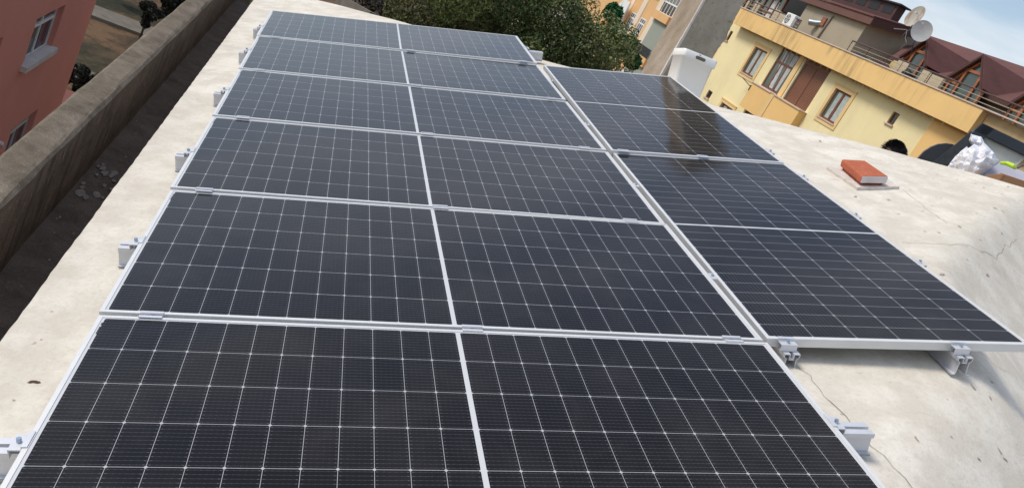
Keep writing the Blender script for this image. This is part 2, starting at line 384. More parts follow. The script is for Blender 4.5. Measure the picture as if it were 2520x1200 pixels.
for u, v, r in [(2018, 348, .022), (2105, 484, .016), (2185, 492, .014), (2360, 557, .02), (2270, 520, .01), (2318, 675, .022), (2430, 678, .02), (2460, 1110, .013), (2472, 1130, .012), (2437, 980, .009),
                (2395, 955, .013), (2440, 940, .010), (2435, 932, .006), (2408, 1130, .008), (2340, 1075, .006), (2450, 513, .014), (2468, 520, .012), (2412, 590, .01), (2465, 575, .01), (2315, 487, .008),
                (2480, 460, .012), (2420, 462, .012), (2400, 452, .01), (2355, 442, .008), (2305, 430, .008), (2290, 418, .007), (2235, 395, .007), (2275, 570, .009), (2310, 573, .011), (2240, 468, .008),
                (2140, 470, .006), (2085, 470, .006), (2210, 527, .009), (1990, 344, .009), (1948, 330, .009), (2070, 362, .006), (2380, 640, .008), (2255, 1080, .010)]: blot(u, v, r * .5, 2.6)
M_DL = plain("dead_leaf", (.10, .045, .03), .8)
for u, v in [(78, 940), (86, 941)]: blot(u, v, .006, 2.4, nm='dead_leaf', mat=M_DL)
for u, v in [(560, 150), (510, 192), (345, 415), (100, 836), (33, 985)]: blot(u, v, .003, 1.6)

# ------------------------------------------------------------------ solar panels
LA, SB = 2.278, 1.134; RG = .02; PH_ = SB + RG
PP = [[.0054, -.0006, .0069, .0023, -.0018, -.0014], [.0014, .0012, -.0007, -.0004, -.01, .0001], [.0001, -.0053, -.0057, -.0037, -.0029, -.0051], [.0005, -.0068, -.0036, -.0045, -.002, -.001],
      [-.0047, .0014, -.001, -.0027, -.001, .0016], [-.0102, -.0014, .0111, .0044, .0081, -.0061], [.0397, .0669, -.0167, .0205, -.004, -.0001], [.0289, .0361, -.0027, .0131, .0062, -.0019]]
BASE = [(0, -SB), (0, RG), (0, RG + PH_), (0, RG + 2 * PH_), (0, RG + 3 * PH_), (0, RG + 4 * PH_), (LA + .015, RG), (LA + .015, RG + LA + RG)]
def pmat(i):
    w, h = (LA, SB) if i < 6 else (SB, LA); b, d = BASE[i], PP[i]
    c = Vector((b[0] + w / 2 + d[0], b[1] + h / 2 + d[1], d[2]))
    R = Matrix(((1, -d[5], -d[3]), (d[5], 1, -d[4]), (d[3], d[4], 1)))     # small tilts of each panel
    Rx = Vector((1, d[5], d[3])).normalized(); Ry = Vector((-d[5], 1, d[4])); Rz = Rx.cross(Ry).normalized(); Ry = Rz.cross(Rx)
    if i >= 6: Rx, Ry = Ry, -Rx
    M = Matrix(((Rx.x, Ry.x, Rz.x, c.x), (Rx.y, Ry.y, Rz.y, c.y), (Rx.z, Ry.z, Rz.z, c.z), (0, 0, 0, 1)))
    return MP @ M
row = ['nearest', 'second nearest', 'third nearest', 'fourth nearest', 'fifth', 'farthest']
PL = ['landscape solar panel nearest the camera, cut off by the bottom of the photo'] + [f'landscape solar panel in the {r} row of the wide left block' for r in
      ['second', 'third', 'fourth', 'fifth']] + ['landscape solar panel in the farthest sixth row of the left block, beside the tree',
      'upright solar panel at the front of the right block, lower end overhanging bare roof', 'upright solar panel at the back of the right block, mirroring the old chimney']
def make_panel():
    r = thing('solar_panel', PL[0], 'solar panel', pmat(0), 'dark half-cell solar panels in silver frames')
    h, t = .035, .0015
    f = MB(); hx, hy = LA / 2, SB / 2; lip = .0125; lx = .014
    # frame: top lip, inner drop, outer side, lower flange
    def ring(x0, y0, z0, x1, y1, z1):
        a = [(-x0, -y0, z0), (x0, -y0, z0), (x0, y0, z0), (-x0, y0, z0)]; b = [(-x1, -y1, z1), (x1, -y1, z1), (x1, y1, z1), (-x1, y1, z1)]
        f.add(a + b, [(i, (i + 1) % 4, 4 + (i + 1) % 4, 4 + i) for i in range(4)])
    ring(hx, hy, -h, hx, hy, -.0008); ring(hx, hy, -.0008, hx - .0008, hy - .0008, 0)
    ring(hx - .0008, hy - .0008, 0, hx - lx, hy - lip, 0); ring(hx - lx, hy - lip, 0, hx - lx, hy - lip, -.003)
    ring(hx - .03, hy - .03, -h, hx, hy, -h); ring(hx - .002, hy - .002, -.008, hx - .002, hy - .002, -h)
    link('frame', f, M_ALU, r, world=False)
    g = MB(); gx, gy = hx - lx + .002, hy - lip + .002
    g.quad((-gx, -gy, -.0022), (gx, -gy, -.0022), (gx, gy, -.0022), (-gx, gy, -.0022)); link('glass_face', g, M_CELL, r, world=False)
    g = MB(); g.quad((-gx, gy, -.007), (gx, gy, -.007), (gx, -gy, -.007), (-gx, -gy, -.007)); link('backsheet', g, M_BACK, r, world=False)
    g = MB().box(-hx + .020, -hx + .0245, hy - .115, hy - .07, -.0021, -.0013).box(-hx + .020, -hx + .0245, hy - .06, hy - .045, -.0021, -.0013); link('serial_sticker', g, M_IRON, r, world=False)
    return r
def copy_tree(o, parent=None):
    c = o.copy(); S.collection.objects.link(c)
    if parent is not None: c.parent = parent
    for ch in list(o.children): copy_tree(ch, c)
    return c
p0 = make_panel()
for i in range(1, 8):
    c = copy_tree(p0); c.matrix_world = pmat(i); c['label'] = PL[i]

# ------------------------------------------------------------------ short mounting rails and clamps (roof-slope axes)
def rail_mesh(mb, ln, h=.076):       # runs along local x, top slot, sits at z=-h..0
    t = .003; w = .022; fw = .032; b = .042
    prof = [(-b, 0), (-.025, 0), (-w, h * .78), (-fw, h * .80), (-fw, h), (-.007, h), (-.007, h - .02), (-.011, h - .022), (.011, h - .022), (.007, h - .02), (.007, h), (fw, h), (fw, h * .80), (w, h * .78), (.025, 0), (b, 0)]
    inner = [(b, -t), (-b, -t)]
    pts = prof + inner; n = len(prof)
    # shell strip with thickness by offsetting inwards
    v = []
    for x in (-ln / 2, ln / 2):
        for (y, z) in prof: v.append((x, y, z - h))
        for (y, z) in prof: v.append((x, y * (1 - .0 if abs(y) < .01 else 1) - (t if y > 0 else -t) * (1 if abs(y) > .012 else -1), z - h - (t if z > .001 else -t)))
    f = []; m = 2 * n
    for k in range(n - 1):
        f.append((k, k + 1, m + k + 1, m + k)); f.append((n + k + 1, n + k, m + n + k, m + n + k + 1))
        f.append((k + 1, k, n + k, n + k + 1)); f.append((m + k, m + k + 1, m + n + k + 1, m + n + k))
    mb.add(v, f); return mb
def make_rail(label, c, ang, ln=.38):
    M = MP @ Matrix.Translation((c[0], c[1], -.035 + c[2])) @ Matrix.Rotation(ang, 4, 'Z')
    r = thing('mounting_rail', label, 'mounting rail', M, 'short top-hat rails screwed to the roof under the panel edges')
    link('channel', rail_mesh(MB(), ln), M_ALUM, r, world=False)
    for s in (-1, 1):
        k = MB().tube([(s * ln * .36, .035 * s, -.076), (s * ln * .36, .035 * s, -.068)], .006, 6); link('screw', k, M_BOLT, r, world=False)
    return r
def bolt(mb, x, y, z, r=.0065, h=.010):
    mb.tube([(x, y, z - .03), (x, y, z)], .004, 8); mb.tube([(x, y, z), (x, y, z + h)], r, 12, cap=False)
    mb.tube([(x, y, z + h), (x, y, z + h - .0001), (x, y, z + h - .005)], [r, r * .55, r * .5], 12)
def make_mid(label, x, y, z):
    r = thing('panel_clamp', label, 'clamp', MP @ Matrix.Translation((x, y, z)), 'clamps bridging the gaps between panel rows')
    b = MB(); w = .035; a = RG / 2
    b.box(-w, w, -a - .011, -a + .0005, .0005, .0035); b.box(-w, w, a - .0005, a + .011, .0005, .0035)
    b.box(-w, w, -a + .0008, -a + .0035, -.014, .0022); b.box(-w, w, a - .0035, a - .0008, -.014, .0022); b.box(-w, w, -a + .0038, a - .0038, -.014, -.011)
    link('clamp_body', b, M_ALUM, r, world=False); b = MB(); bolt(b, 0, 0, -.011, .0052, .009); link('bolt', b, M_BOLT, r, world=False); return r
def make_end(label, x, y, z, ang):      # local +x points over the panel edge
    M = MP @ Matrix.Translation((x, y, z)) @ Matrix.Rotation(ang, 4, 'Z')
    r = thing('end_clamp', label, 'clamp', M, 'end clamps holding the outer panel edges')
    b = MB(); w = .033
    b.box(-.0035, .011, -w, w, .0005, .0035); b.box(-.0040, -.0008, -w, w, -.034, .0005); b.box(-.032, -.0042, -w, w, -.010, -.0068); b.box(-.035, -.032, -w, w, -.034, -.0068)
    link('clamp_body', b, M_ALUM, r, world=False); b = MB(); bolt(b, -.018, 0, -.0068, .0065, .012); link('bolt', b, M_BOLT, r, world=False); return r
pos3 = ['left', 'middle', 'right']; gapn = ['first', 'second', 'third', 'fourth', 'fifth']
MIDX = [(.161, 1.198, 2.154), (.14, 1.179, 2.10), (.164, 1.192, 2.141), (.128, 1.188, 2.162), (.131, 1.205, 2.143)]
def pz(i, x, y):      # panel top height in slope axes
    b = MP.inverted() @ pmat(i); o = b.translation; n = Vector((b[0][2], b[1][2], b[2][2])); return o.z - ((x - o.x) * n.x + (y - o.y) * n.y) / n.z
for k in range(5):
    y = RG / 2 + k * PH_
    for j in range(3):
        x = MIDX[k][j]; make_mid(f'{pos3[j]} clamp in the {gapn[k]} gap up from the camera, left panel block', x, y, max(pz(k, x, y), pz(k + 1, x, y)))
for j, x in enumerate((2.377 + .02, 2.863 + .05)):
    y = RG + LA + RG / 2 + .05; make_mid(f'{["left", "right"][j]} clamp between the front and back panels of the right block', x, y, max(pz(6, x, y), pz(7, x, y)))
SIDEY = [-.650, .600, 1.70, 2.91, 4.10, 5.03]
for k, y in enumerate(SIDEY):
    ex = BASE[k][0] + PP[k][0]; z = pz(k, 0, y)
    make_end(f'end clamp on the left edge of the {row[k]} panel of the left block', ex, y, z, 0)
    make_rail(f'rail stub poking out left of the {row[k]} panel of the left block', (.10, y + .022, z), 0, .36)
for k, y in ((0, -.49), (5, 5.27)):
    ex = LA + PP[k][0]; z = pz(k, LA, y); make_end(f'end clamp on the right edge of the {row[k]} panel of the left block', ex, y, z, math.pi)
    make_rail(f'rail stub poking out right of the {row[k]} panel of the left block', (LA - .02, y + .015, z), 0, .36)
for k, y in ((1, .562), (2, 1.705), (3, 2.874), (4, 4.077)):
    x = LA + .007 + PP[k][0]; z = pz(k, LA, y); r = thing('panel_clamp', f'small clamp in the long gap between blocks, beside the {row[k]} left panel', 'clamp', MP @ Matrix.Translation((x, y, z)), 'small clamps between the two panel blocks')
    b = MB().box(-.013, .013, -.028, .028, .0005, .0035).box(-.005, .005, -.028, .028, -.02, .0005); link('clamp_body', b, M_ALUM, r, world=False); b = MB(); bolt(b, 0, 0, .003, .006, .008); link('bolt', b, M_BOLT, r, world=False)
XR = LA + .015 + SB
for nm, k, y in (('lower', 6, .888), ('middle', 6, 1.50), ('upper', 6, 2.13), ('topmost', 7, 2.60)):
    x = XR + PP[k][0] + .001; z = pz(k, XR, y); make_end(f'{nm} end clamp on the outer right edge of the right block', x, y, z, math.pi)
    make_rail(f'{nm} rail stub poking out of the right edge of the right block', (XR - .09, y + .01, z), 0, .36)
for nm, x in (('left', 2.375 + .035), ('right', 3.106 + .035)):
    y = RG + PP[6][1]; z = pz(6, x, y); make_end(f'{nm} end clamp on the bottom edge of the right block', x, y, z, math.pi / 2)
    make_rail(f'{nm} rail end sticking out under the bottom edge of the right block', (x + .01, y + .145, z), math.pi / 2, .40)
y = RG + 2 * LA + RG + PP[7][1]; make_end('end clamp on the far edge of the right block, by the chimney', 2.99, y, pz(7, 2.99, y), -math.pi / 2)

# ------------------------------------------------------------------ roof vent, crate, chimney
vc = on_roof(2112, 440); 
def VM(): 
    ez = Vector((-.339, 0, .941)); ex = Vector((CA, 0, SA)); a = math.radians(38); e1 = (ex * math.cos(a) + Vector((0, 1, 0)) * math.sin(a)); e2 = ez.cross(e1)
    return Matrix(((e1.x, e2.x, ez.x, vc.x), (e1.y, e2.y, ez.y, vc.y), (e1.z, e2.z, ez.z, vc.z), (0, 0, 0, 1)))
# footprint corners read off the slope
def slope_pt(u, v, h):
    n = Vector((-.339, 0, .941)); p0_ = P2W(0, 0, -.13 + h); d = ray(u, v); return CAM + d * ((p0_ - CAM).dot(n) / d.dot(n))
nrm = Vector((-.339, 0, .941))
vt = thing('roof_vent', 'terracotta painted box vent cap with a white end on the cream roof', 'roof vent', vc)
base = [slope_pt(2035, 411, .028), slope_pt(2110, 461, .028), slope_pt(2214, 459, .028), slope_pt(2120, 398, .028)]
mb = MB().prism(base, nrm * -.03); link('base_slab', mb, plain("vent_base_paint", (.66, .60, .54), .8, 0, .2, 14), vt)
t0 = [slope_pt(2071, 391, .097), slope_pt(2122, 433, .097), slope_pt(2188, 434, .097), slope_pt(2129, 394, .097)]
def ins(q, k): c = sum(q, Vector()) / 4; return [c.lerp(p, k) for p in q]
mb = MB(); i0 = ins(t0, .84); mb.prism([p - nrm * .082 for p in i0], nrm * .04); link('vent_neck', mb, plain("vent_neck_paint", (.30, .06, .04), .7, 0, .4, 12), vt)
mb = MB(); mb.prism([p - nrm * .052 for p in t0], nrm * .052); cap = link('vent_cap', mb, [M_TERRA, plain("vent_white_end", (.62, .58, .57), .7, 0, .12, 10)], vt, bevel=.012)
dv_ = (t0[1] + t0[2] - t0[0] - t0[3]).normalized(); max(cap.data.polygons, key=lambda p: p.normal.dot(dv_)).material_index = 1
mb = MB().prism(ins(base, .6), nrm * .006); 
# old chimney
CX0, CX1, CY0, CY1 = 3.50, 3.876, 5.46, 5.97
ch = thing('chimney', 'tall weathered concrete chimney with a pale painted corner behind the white bin', 'chimney', ((CX0 + CX1) / 2, (CY0 + CY1) / 2, 11.8))
CHN = [0.]
for _ in range(200): CHN.append(CHN[-1] * .82 + random.gauss(0, .55))
def chim(a, b):
    zz = 11.0 + 3.35 * b; per = a * 4
    P4 = [(CX0, CY1), (CX0, CY0), (CX1, CY0), (CX1, CY1)]; i = int(per) % 4; f = per - int(per); p, q = P4[i], P4[(i + 1) % 4]
    x, y = p[0] + (q[0] - p[0]) * f, p[1] + (q[1] - p[1]) * f; j = .006 * math.sin(zz * 9 + x * 5) + .004 * math.sin(zz * 23 + y * 30)
    rough = .010 if (i == 2 or (i == 1 and f > .9)) else 0
    return (x + j * .5 + rough * CHN[int((zz - 11) / 3.35 * 150 + .5) % 200], y + j * .3, zz)
mb = MB().grid(chim, 64, 150); mb.box(CX0 - .05, CX1 + .05, CY0 - .05, CY1 + .05, 14.34, 14.42)
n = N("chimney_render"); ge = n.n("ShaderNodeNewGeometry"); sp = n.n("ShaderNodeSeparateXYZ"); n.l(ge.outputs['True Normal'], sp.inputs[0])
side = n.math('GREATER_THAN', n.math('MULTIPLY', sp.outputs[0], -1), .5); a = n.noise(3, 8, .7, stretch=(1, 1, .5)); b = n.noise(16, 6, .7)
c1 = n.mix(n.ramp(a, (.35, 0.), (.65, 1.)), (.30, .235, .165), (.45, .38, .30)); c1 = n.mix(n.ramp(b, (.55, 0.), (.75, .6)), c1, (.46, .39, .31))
c2 = n.mix(n.ramp(a, (.35, 0.), (.65, 1.)), (.34, .30, .235), (.54, .48, .385)); c2 = n.mix(n.ramp(b, (.56, 0.), (.74, .8)), c2, (.13, .115, .09))  # faces turned from the sun get a lighter colour to offset their shade
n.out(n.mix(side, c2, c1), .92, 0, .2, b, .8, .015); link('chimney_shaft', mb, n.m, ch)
mb = MB()
for i in range(34):
    z = 11 + i * .1; j = .004 * math.sin(z * 7); mb.box(CX0 - .009 + j, CX0 + .014, CY0 - .009 + j, CY0 + .016, z, z + .1)
link('painted_corner', mb, plain("old_white_paint", (.68, .62, .55), .8, 0, .12, 20), ch)
# white plastic bin (tapered, rim, slot handle), leaning with the slope
tl, tr_, bl, br = at(1687, 118, Y=4.92), at(1767, 151, Y=4.92), at(1652, 232, Y=4.80), at(1712, 275, Y=4.80)
up = ((tl - bl) + (tr_ - br)).normalized(); rt_ = (tr_ - tl).normalized(); bk = up.cross(rt_).normalized(); bk = bk if bk.y > 0 else -bk; bk = (bk + Vector((-.52, 0, 0))).normalized()
H_ = (tl - bl).length; dW = (tr_ - tl).length; D_ = .26
crate = thing('plastic_bin', 'tall white plastic bin with a slot handle, standing behind the right panel block', 'bin', bl.lerp(br, .5) + bk * .1)
def rrect(cl, cr_, depth, r=.035, k=6):
    w = (cr_ - cl).length; ex = (cr_ - cl).normalized(); ey = (bk - ex * bk.dot(ex)).normalized(); P = []
    for (cx, cy, a0) in ((r, r, 180), (w - r, r, 270), (w - r, depth - r, 0), (r, depth - r, 90)):
        for i in range(k + 1): t = math.radians(a0 + 90 * i / k); P.append(cl + ex * (cx + r * math.cos(t)) + ey * (cy + r * math.sin(t)))
    return P
mb = MB(); rings = []
for t, gr in ((0, 0), (.02, .004), (.84, .004), (.845, -.004), (.86, -.006), (.985, -.006), (1., .004), (.985, .02), (.1, .03)):
    a, b = bl.lerp(tl, t), br.lerp(tr_, t); e = (b - a).normalized(); rings.append(rrect(a + e * gr + bk * gr, b - e * gr + bk * gr, (.20 + .06 * t) - 2 * gr))
n_ = len(rings[0])
for r_ in rings: mb.v += r_
for i in range(len(rings) - 1):
    for k in range(n_): mb.f.append((i * n_ + k, i * n_ + (k + 1) % n_, (i + 1) * n_ + (k + 1) % n_, (i + 1) * n_ + k))
mb.f.append(tuple(range(n_ - 1, -1, -1))); mb.f.append(tuple(range((len(rings) - 1) * n_, len(rings) * n_)))
mb.f = [tuple(reversed(f)) for f in mb.f]
link('bin_body', mb, M_PLAS, crate, smooth=True)
mb = MB(); c = bl.lerp(tl, .915).lerp(br.lerp(tr_, .915), .50) - bk * 0; ex = rt_; hw, hh = .036, .0145
c = tl.lerp(tr_, .50) - up * (H_ * .095) ; nrm2 = ex.cross(up).normalized(); nrm2 = nrm2 if nrm2.y < 0 else -nrm2
pts = [c + nrm2 * .004 + ex * (hw * (1 if abs(a_) < 90 else -1) - 0 + hh * math.cos(math.radians(a_))) + up * hh * math.sin(math.radians(a_)) for a_ in list(range(-89, 90, 22)) + list(range(91, 270, 22))]
mb.prism(pts, nrm2 * .006); link('handle_slot', mb, plain("slot_shade", (.16, .13, .10), .8), crate)
mb = MB(); c2_ = c + up * .028 - ex * .015; mb.prism([c2_ + nrm2 * .004 + ex * .012 * math.cos(t / 9 * 6.283) + up * .004 * math.sin(t / 9 * 6.283) for t in range(9)], nrm2 * .0052); link('maker_badge', mb, plain("grey_blue_badge", (.35, .36, .5), .5), crate)

# ------------------------------------------------------------------ clutter beyond the ridge
def beyond(u, v, D): return at(u, v, D=D)
# cardboard, grey sheet, yellow strap
q = [beyond(2428, 432, 7.55), beyond(2464, 430, 7.55), beyond(2459, 452, 7.55), beyond(2425, 446, 7.55)]
bx = thing('cardboard_box', 'open brown cardboard box on the ridge at the right edge of the picture', 'cardboard box', beyond(2460, 470, 7.6))
dn = Vector((0, 0, -.12)); back = Vector((.22, .26, 0))
a, b = beyond(2427, 431, 7.5), beyond(2468, 428, 7.5); a2, b2 = a + Vector((.02, -.02, -.24)), b + Vector((.02, -.02, -.26))
mb = MB().prism([a2, b2, b, a], (.012, .02, 0)); e_ = beyond(2540, 452, 7.7); mb.prism([b2, e_ + Vector((0, 0, -.3)), e_, b], (.0, .025, 0)); mb.prism([a2, a, a + back * .8, a2 + back * .8], (.015, 0, 0)); mb.prism([a + back * .8, e_ + back * .8, e_ + back * .8 + dn * 2, a2 + back * .8], (0, .015, 0)); link('carton', mb, M_CARD, bx)
mb = MB().prism([b, b + Vector((.03, .0, -.16)), b + Vector((.07, .02, -.15)), b + Vector((.05, .02, -.01))], (0, -.012, 0)); link('flap', mb, plain("cardboard_flap", (.27, .13, .07), .8), bx)
sheet_pts = [beyond(2408, 431, 7.75), beyond(2440, 404, 7.8), beyond(2462, 398, 7.85), beyond(2540, 432, 7.9), beyond(2545, 455, 7.8), beyond(2470, 436, 7.7)]
mb = MB().prism(sheet_pts, (.05, .12, -.10)); single('foam_sheet', mb, plain("lilac_grey_foam", (.46, .46, .54), .6, 0, .06), 'pale lilac grey foam sheet lying over the cardboard box at the right', 'foam sheet')
mb = MB().tube([beyond(2463, 401, 7.7), beyond(2478, 402, 7.68), beyond(2492, 408, 7.66), beyond(2498, 414, 7.7)], [.012, .017, .019, .012], 8); single('safety_strap', mb, plain("fluorescent_yellow", (.50, .75, .03), .5), 'bright yellow-green strap on top of the lilac grey foam sheet', 'strap')
# crumpled white bags
def bag(name, outline, D, label, depth=.22, seed=1):
    from mathutils.geometry import delaunay_2d_cdt
    r = random.Random(seed); n = len(outline); P = []
    for i in range(n):
        a, b = outline[i], outline[(i + 1) % n]
        for k in range(3): P.append((a[0] + (b[0] - a[0]) * k / 3 + (r.uniform(-1.2, 1.2) if k else 0), a[1] + (b[1] - a[1]) * k / 3 + (r.uniform(-1.2, 1.2) if k else 0)))
    m = len(P); us = [p[0] for p in P]; vs = [p[1] for p in P]; tries = 0; inner = []
    def inside(x, y):
        c = False
        for i in range(m):
            x1, y1 = P[i]; x2, y2 = P[(i + 1) % m]
            if (y1 > y) != (y2 > y) and x < (x2 - x1) * (y - y1) / (y2 - y1) + x1: c = not c
        return c
    def dist(x, y): return min(math.hypot(x - p[0], y - p[1]) for p in P)
    while len(inner) < 95 and tries < 6000:
        tries += 1; x, y = r.uniform(min(us), max(us)), r.uniform(min(vs), max(vs))
        if inside(x, y) and dist(x, y) > 4 and all(math.hypot(x - q[0], y - q[1]) > 4.8 for q in inner): inner.append((x, y))
    A = P + inner; res = delaunay_2d_cdt([Vector(p) for p in A], [], [list(range(m))], 1, 1e-6); V2, F = res[0], res[2]
    dm = max(dist(*q) for q in inner); mb = MB(); ph = [r.uniform(0, 6) for _ in range(4)]
    for side in (0, 1):
        for p in V2:
            d_ = dist(p[0], p[1]) / dm; ed = min(1, d_ * 3)
            bul = depth * (math.sqrt(max(0, 1 - (1 - min(1, d_)) ** 2)) * .55 + ed * (.20 * abs(math.sin(p[0] * .11 + p[1] * .05 + ph[0])) + .12 * abs(math.sin(p[0] * .06 - p[1] * .17 + ph[1])) + r.uniform(-.05, .05)))
            mb.v.append(beyond(p[0], p[1], D - (bul if side == 0 else -.3 * bul)))
    o_ = len(V2)
    for f in F: mb.f.append(tuple(f)); mb.f.append(tuple(o_ + k for k in reversed(f)))
    o = single(name, mb, M_BAG, label, 'bag', 'crumpled white sacks by the roof hatch'); return o
bag('plastic_sack', [(2356, 432), (2352, 400), (2362, 378), (2398, 354), (2410, 362), (2420, 350), (2450, 380), (2452, 402), (2428, 420), (2406, 440), (2380, 436)], 7.75, 'big crumpled white sack heaped at the foot of the dark roof hatch', .2, 3)
bag('plastic_sack', [(2384, 345), (2389, 329), (2404, 334), (2416, 338), (2423, 352), (2424, 372), (2445, 382), (2458, 394), (2446, 398), (2420, 390), (2400, 372)], 8.05, 'white cloth-like sack hanging from the corner of the dark roof hatch', .12, 5)
bag('plastic_sack', [(2330, 412), (2345, 392), (2364, 372), (2380, 360), (2388, 368), (2372, 392), (2358, 420), (2348, 426)], 7.95, 'thin pale sack leaning low against the dark hatch frame, left of the big sack', .06, 8)
# roof hatch: dark framed glazed lid standing open
ht = thing('roof_hatch', 'open roof hatch with a dark grey frame and clouded glass beyond the ridge', 'roof hatch', at(2400, 470, D=8.6))
DH = 8.7
o1, o2, o3, o4 = at(2419, 303, D=DH), at(2560, 371, D=DH + .1), at(2480, 480, D=DH), at(2300, 405, D=DH - .1)
th = Vector((.10, .16, .0))
mb = MB()
def bar(a, b, w, inw):     # frame bar from a to b with inner offset direction inw
    mb.prism([a, b, b + inw * w, a + inw * w], th * .45)
cc = (o1 + o2 + o3 + o4) / 4
bar(o1, o2, 1, (o4 - o1).normalized() * .10); bar(o4, o1, 1, (o2 - o1).normalized() * .115); bar(at(2540, 398, D=DH), at(2468, 428, D=DH), 1, Vector((-.03, 0, -.05)))
link('hatch_frame', mb, M_IRON, ht, bevel=.008)
mb = MB(); i1, i2, i3, i4 = o1.lerp(cc, .12), o2.lerp(cc, .1), at(2468, 436, D=DH), at(2345, 436, D=DH); mb.prism([p + th * .2 for p in (i1, i2, i3, i4)], th * .05)
link('glass_lid', mb, plain("clouded_glass", (.56, .55, .48), .2, 0, .16, 3.), ht)
mb = MB()
hub = at(2330, 400, D=DH - .05); arc = [at(u, v, D=DH - .05) for u, v in [(2255, 398), (2262, 387), (2275, 373), (2292, 362), (2310, 355), (2330, 353), (2345, 355), (2360, 362)]]
mb.prism(arc + [at(2345, 420, D=DH - .05), at(2290, 420, D=DH - .05)], th * .5); link('side_cheek', mb, M_IRON, ht)
mb = MB(); a = at(2296, 404, D=DH - .12); b = at(2392, 335, D=DH - .12); w = (at(2345, 404, D=DH - .12) - at(2300, 400, D=DH - .12)); mb.prism([at(2262, 425, D=DH - .12), at(2352, 355, D=DH - .12), at(2391, 322, D=DH - .12), at(2392, 345, D=DH - .12), at(2310, 425, D=DH - .12)], th * .1); link('hatch_arm', mb, plain("scuffed_grey_metal", (.055, .06, .065), .5, .2, .3, 30), ht)

# ------------------------------------------------------------------ person beyond the ridge
pp_ = at(2206, 372, D=7.95); pz0 = 11.85
person = thing('person', 'dark-haired person standing below the ridge, only the hair, forehead and ear showing', 'person', (pp_.x, pp_.y, pz0))
def skin_obj(name, verts, edges, radii, mat, parent, sub=2, root=0):
    me = bpy.data.meshes.new(name); me.from_pydata([tuple(v) for v in verts], edges, []); me.materials.append(mat)
    o = bpy.data.objects.new(name, me); S.collection.objects.link(o); o.parent = parent; INV[o.name] = INV[parent.name]
    sk = o.modifiers.new("skin", 'SKIN'); sk.use_smooth_shade = True
    if not me.skin_vertices: 
        try: me.skin_vertices.new()
        except Exception: pass
    if me.skin_vertices:
        for i, r in enumerate(radii):
            me.skin_vertices[0].data[i].radius = (r, r) if isinstance(r, (int, float)) else r
            me.skin_vertices[0].data[i].use_root = (i == root)
    s = o.modifiers.new("sub", 'SUBSURF'); s.levels = sub; s.render_levels = sub
    return o
zh = 1.70
V_ = [(0, 0, .93), (0, 0, 1.12), (0, 0, 1.34), (0, .0, 1.44), (0, .01, 1.50)]; E_ = [(0, 1), (1, 2), (2, 3), (3, 4)]; R_ = [.13, .125, .14, .07, .056]
def chain(start, pts, rad):
    p = start
    for q, r in zip(pts, rad): V_.append(q); R_.append(r); E_.append((p, len(V_) - 1)); p = len(V_) - 1
    return p
for s in (-1, 1):
    chain(0, [(s * .10, 0, .86), (s * .11, .01, .48), (s * .11, -.02, .08), (s * .12, .12, .03)], [.095, .06, .042, .035])
    w_ = chain(2, [(s * .19, 0, 1.38), (s * .25, .03, 1.10), (s * .24, .16, .90), (s * .235, .20, .84)], [.06, .042, .030, .030])
    for f in range(4): chain(w_, [(s * (.205 + .02 * f), .235, .80), (s * (.205 + .02 * f), .25, .765 - .004 * (f % 3)), (s * (.207 + .02 * f), .24, .735)], [.009, .0085, .007])
    chain(w_, [(s * .20, .21, .80), (s * .195, .225, .77)], [.010, .008])
body = skin_obj('body', V_, E_, R_, M_SKIN, person)
# head merged as part of the body's surface
A = math.radians(100)      # face turned to the left of the picture
HM = Matrix.Rotation(A, 3, 'Z') @ Matrix.Rotation(math.radians(-26), 3, 'X')
def head(a, b):
    th_ = math.pi * (b * .998 + .001); ph = 2 * math.pi * a; p = Vector((.078 * math.sin(th_) * math.cos(ph), .098 * math.sin(th_) * math.sin(ph), -.122 * math.cos(th_)))
    if p.y > 0 and p.z < 0: p.x *= 1 + .9 * p.z; p.y *= .96
    if p.y > .06 and abs(p.x) < .02 and -.05 < p.z < .0: p.y += .022 * (1 - abs(p.x) / .02)
    return Vector((0, 0, 1.62)) + HM @ p
mb = MB().grid(head, 40, 30)
for s in (-1, 1):
    mb.ball(Vector((0, 0, 1.62)) + HM @ Vector((s * .093, -.012, -.012)), (.011, .020, .033), 10, 8, HM); mb.ball(Vector((0, 0, 1.62)) + HM @ Vector((s * .031, .083, .008)), (.012, .008, .006), 8, 6, HM)
mb.ball(Vector((0, 0, 1.62)) + HM @ Vector((0, .082, -.062)), (.024, .009, .007), 8, 6, HM)
link('head', mb, M_SKIN, person, smooth=True, world=False)
mb = MB()
def hairc(a, b):
    ph = 2 * math.pi * a; f_ = max(0, math.sin(ph)); th_ = math.pi * ((.36 + .27 * f_ ** .5) + (.638 - .27 * f_ ** .5) * b * .995); return Vector((0, 0, 1.632)) + HM @ Vector((.088 * math.sin(th_) * math.cos(ph), -.012 + .103 * math.sin(th_) * math.sin(ph), -.126 * math.cos(th_)))
mb.grid(hairc, 30, 16)
for _ in range(1500):
    a = random.random(); b = random.uniform(.05, 1); p = hairc(a, b); nrm_ = (p - Vector((0, 0, 1.63))).normalized(); sw = (nrm_ * .5 + HM @ Vector((random.uniform(-.5, .5), .65, .1)) + Vector((0, 0, .1))).normalized()
    l = random.uniform(.018, .05); e = p + sw * l + Vector((0, 0, -l * .12)); t = nrm_.cross(sw).normalized() * .0016
    mb.add([p - t, p + t, (p + e) / 2 + t * .8 + nrm_ * .004, e, (p + e) / 2 - t * .8 + nrm_ * .004], [(0, 1, 2, 3, 4)])
link('hair', mb, M_HAIR, person, world=False)
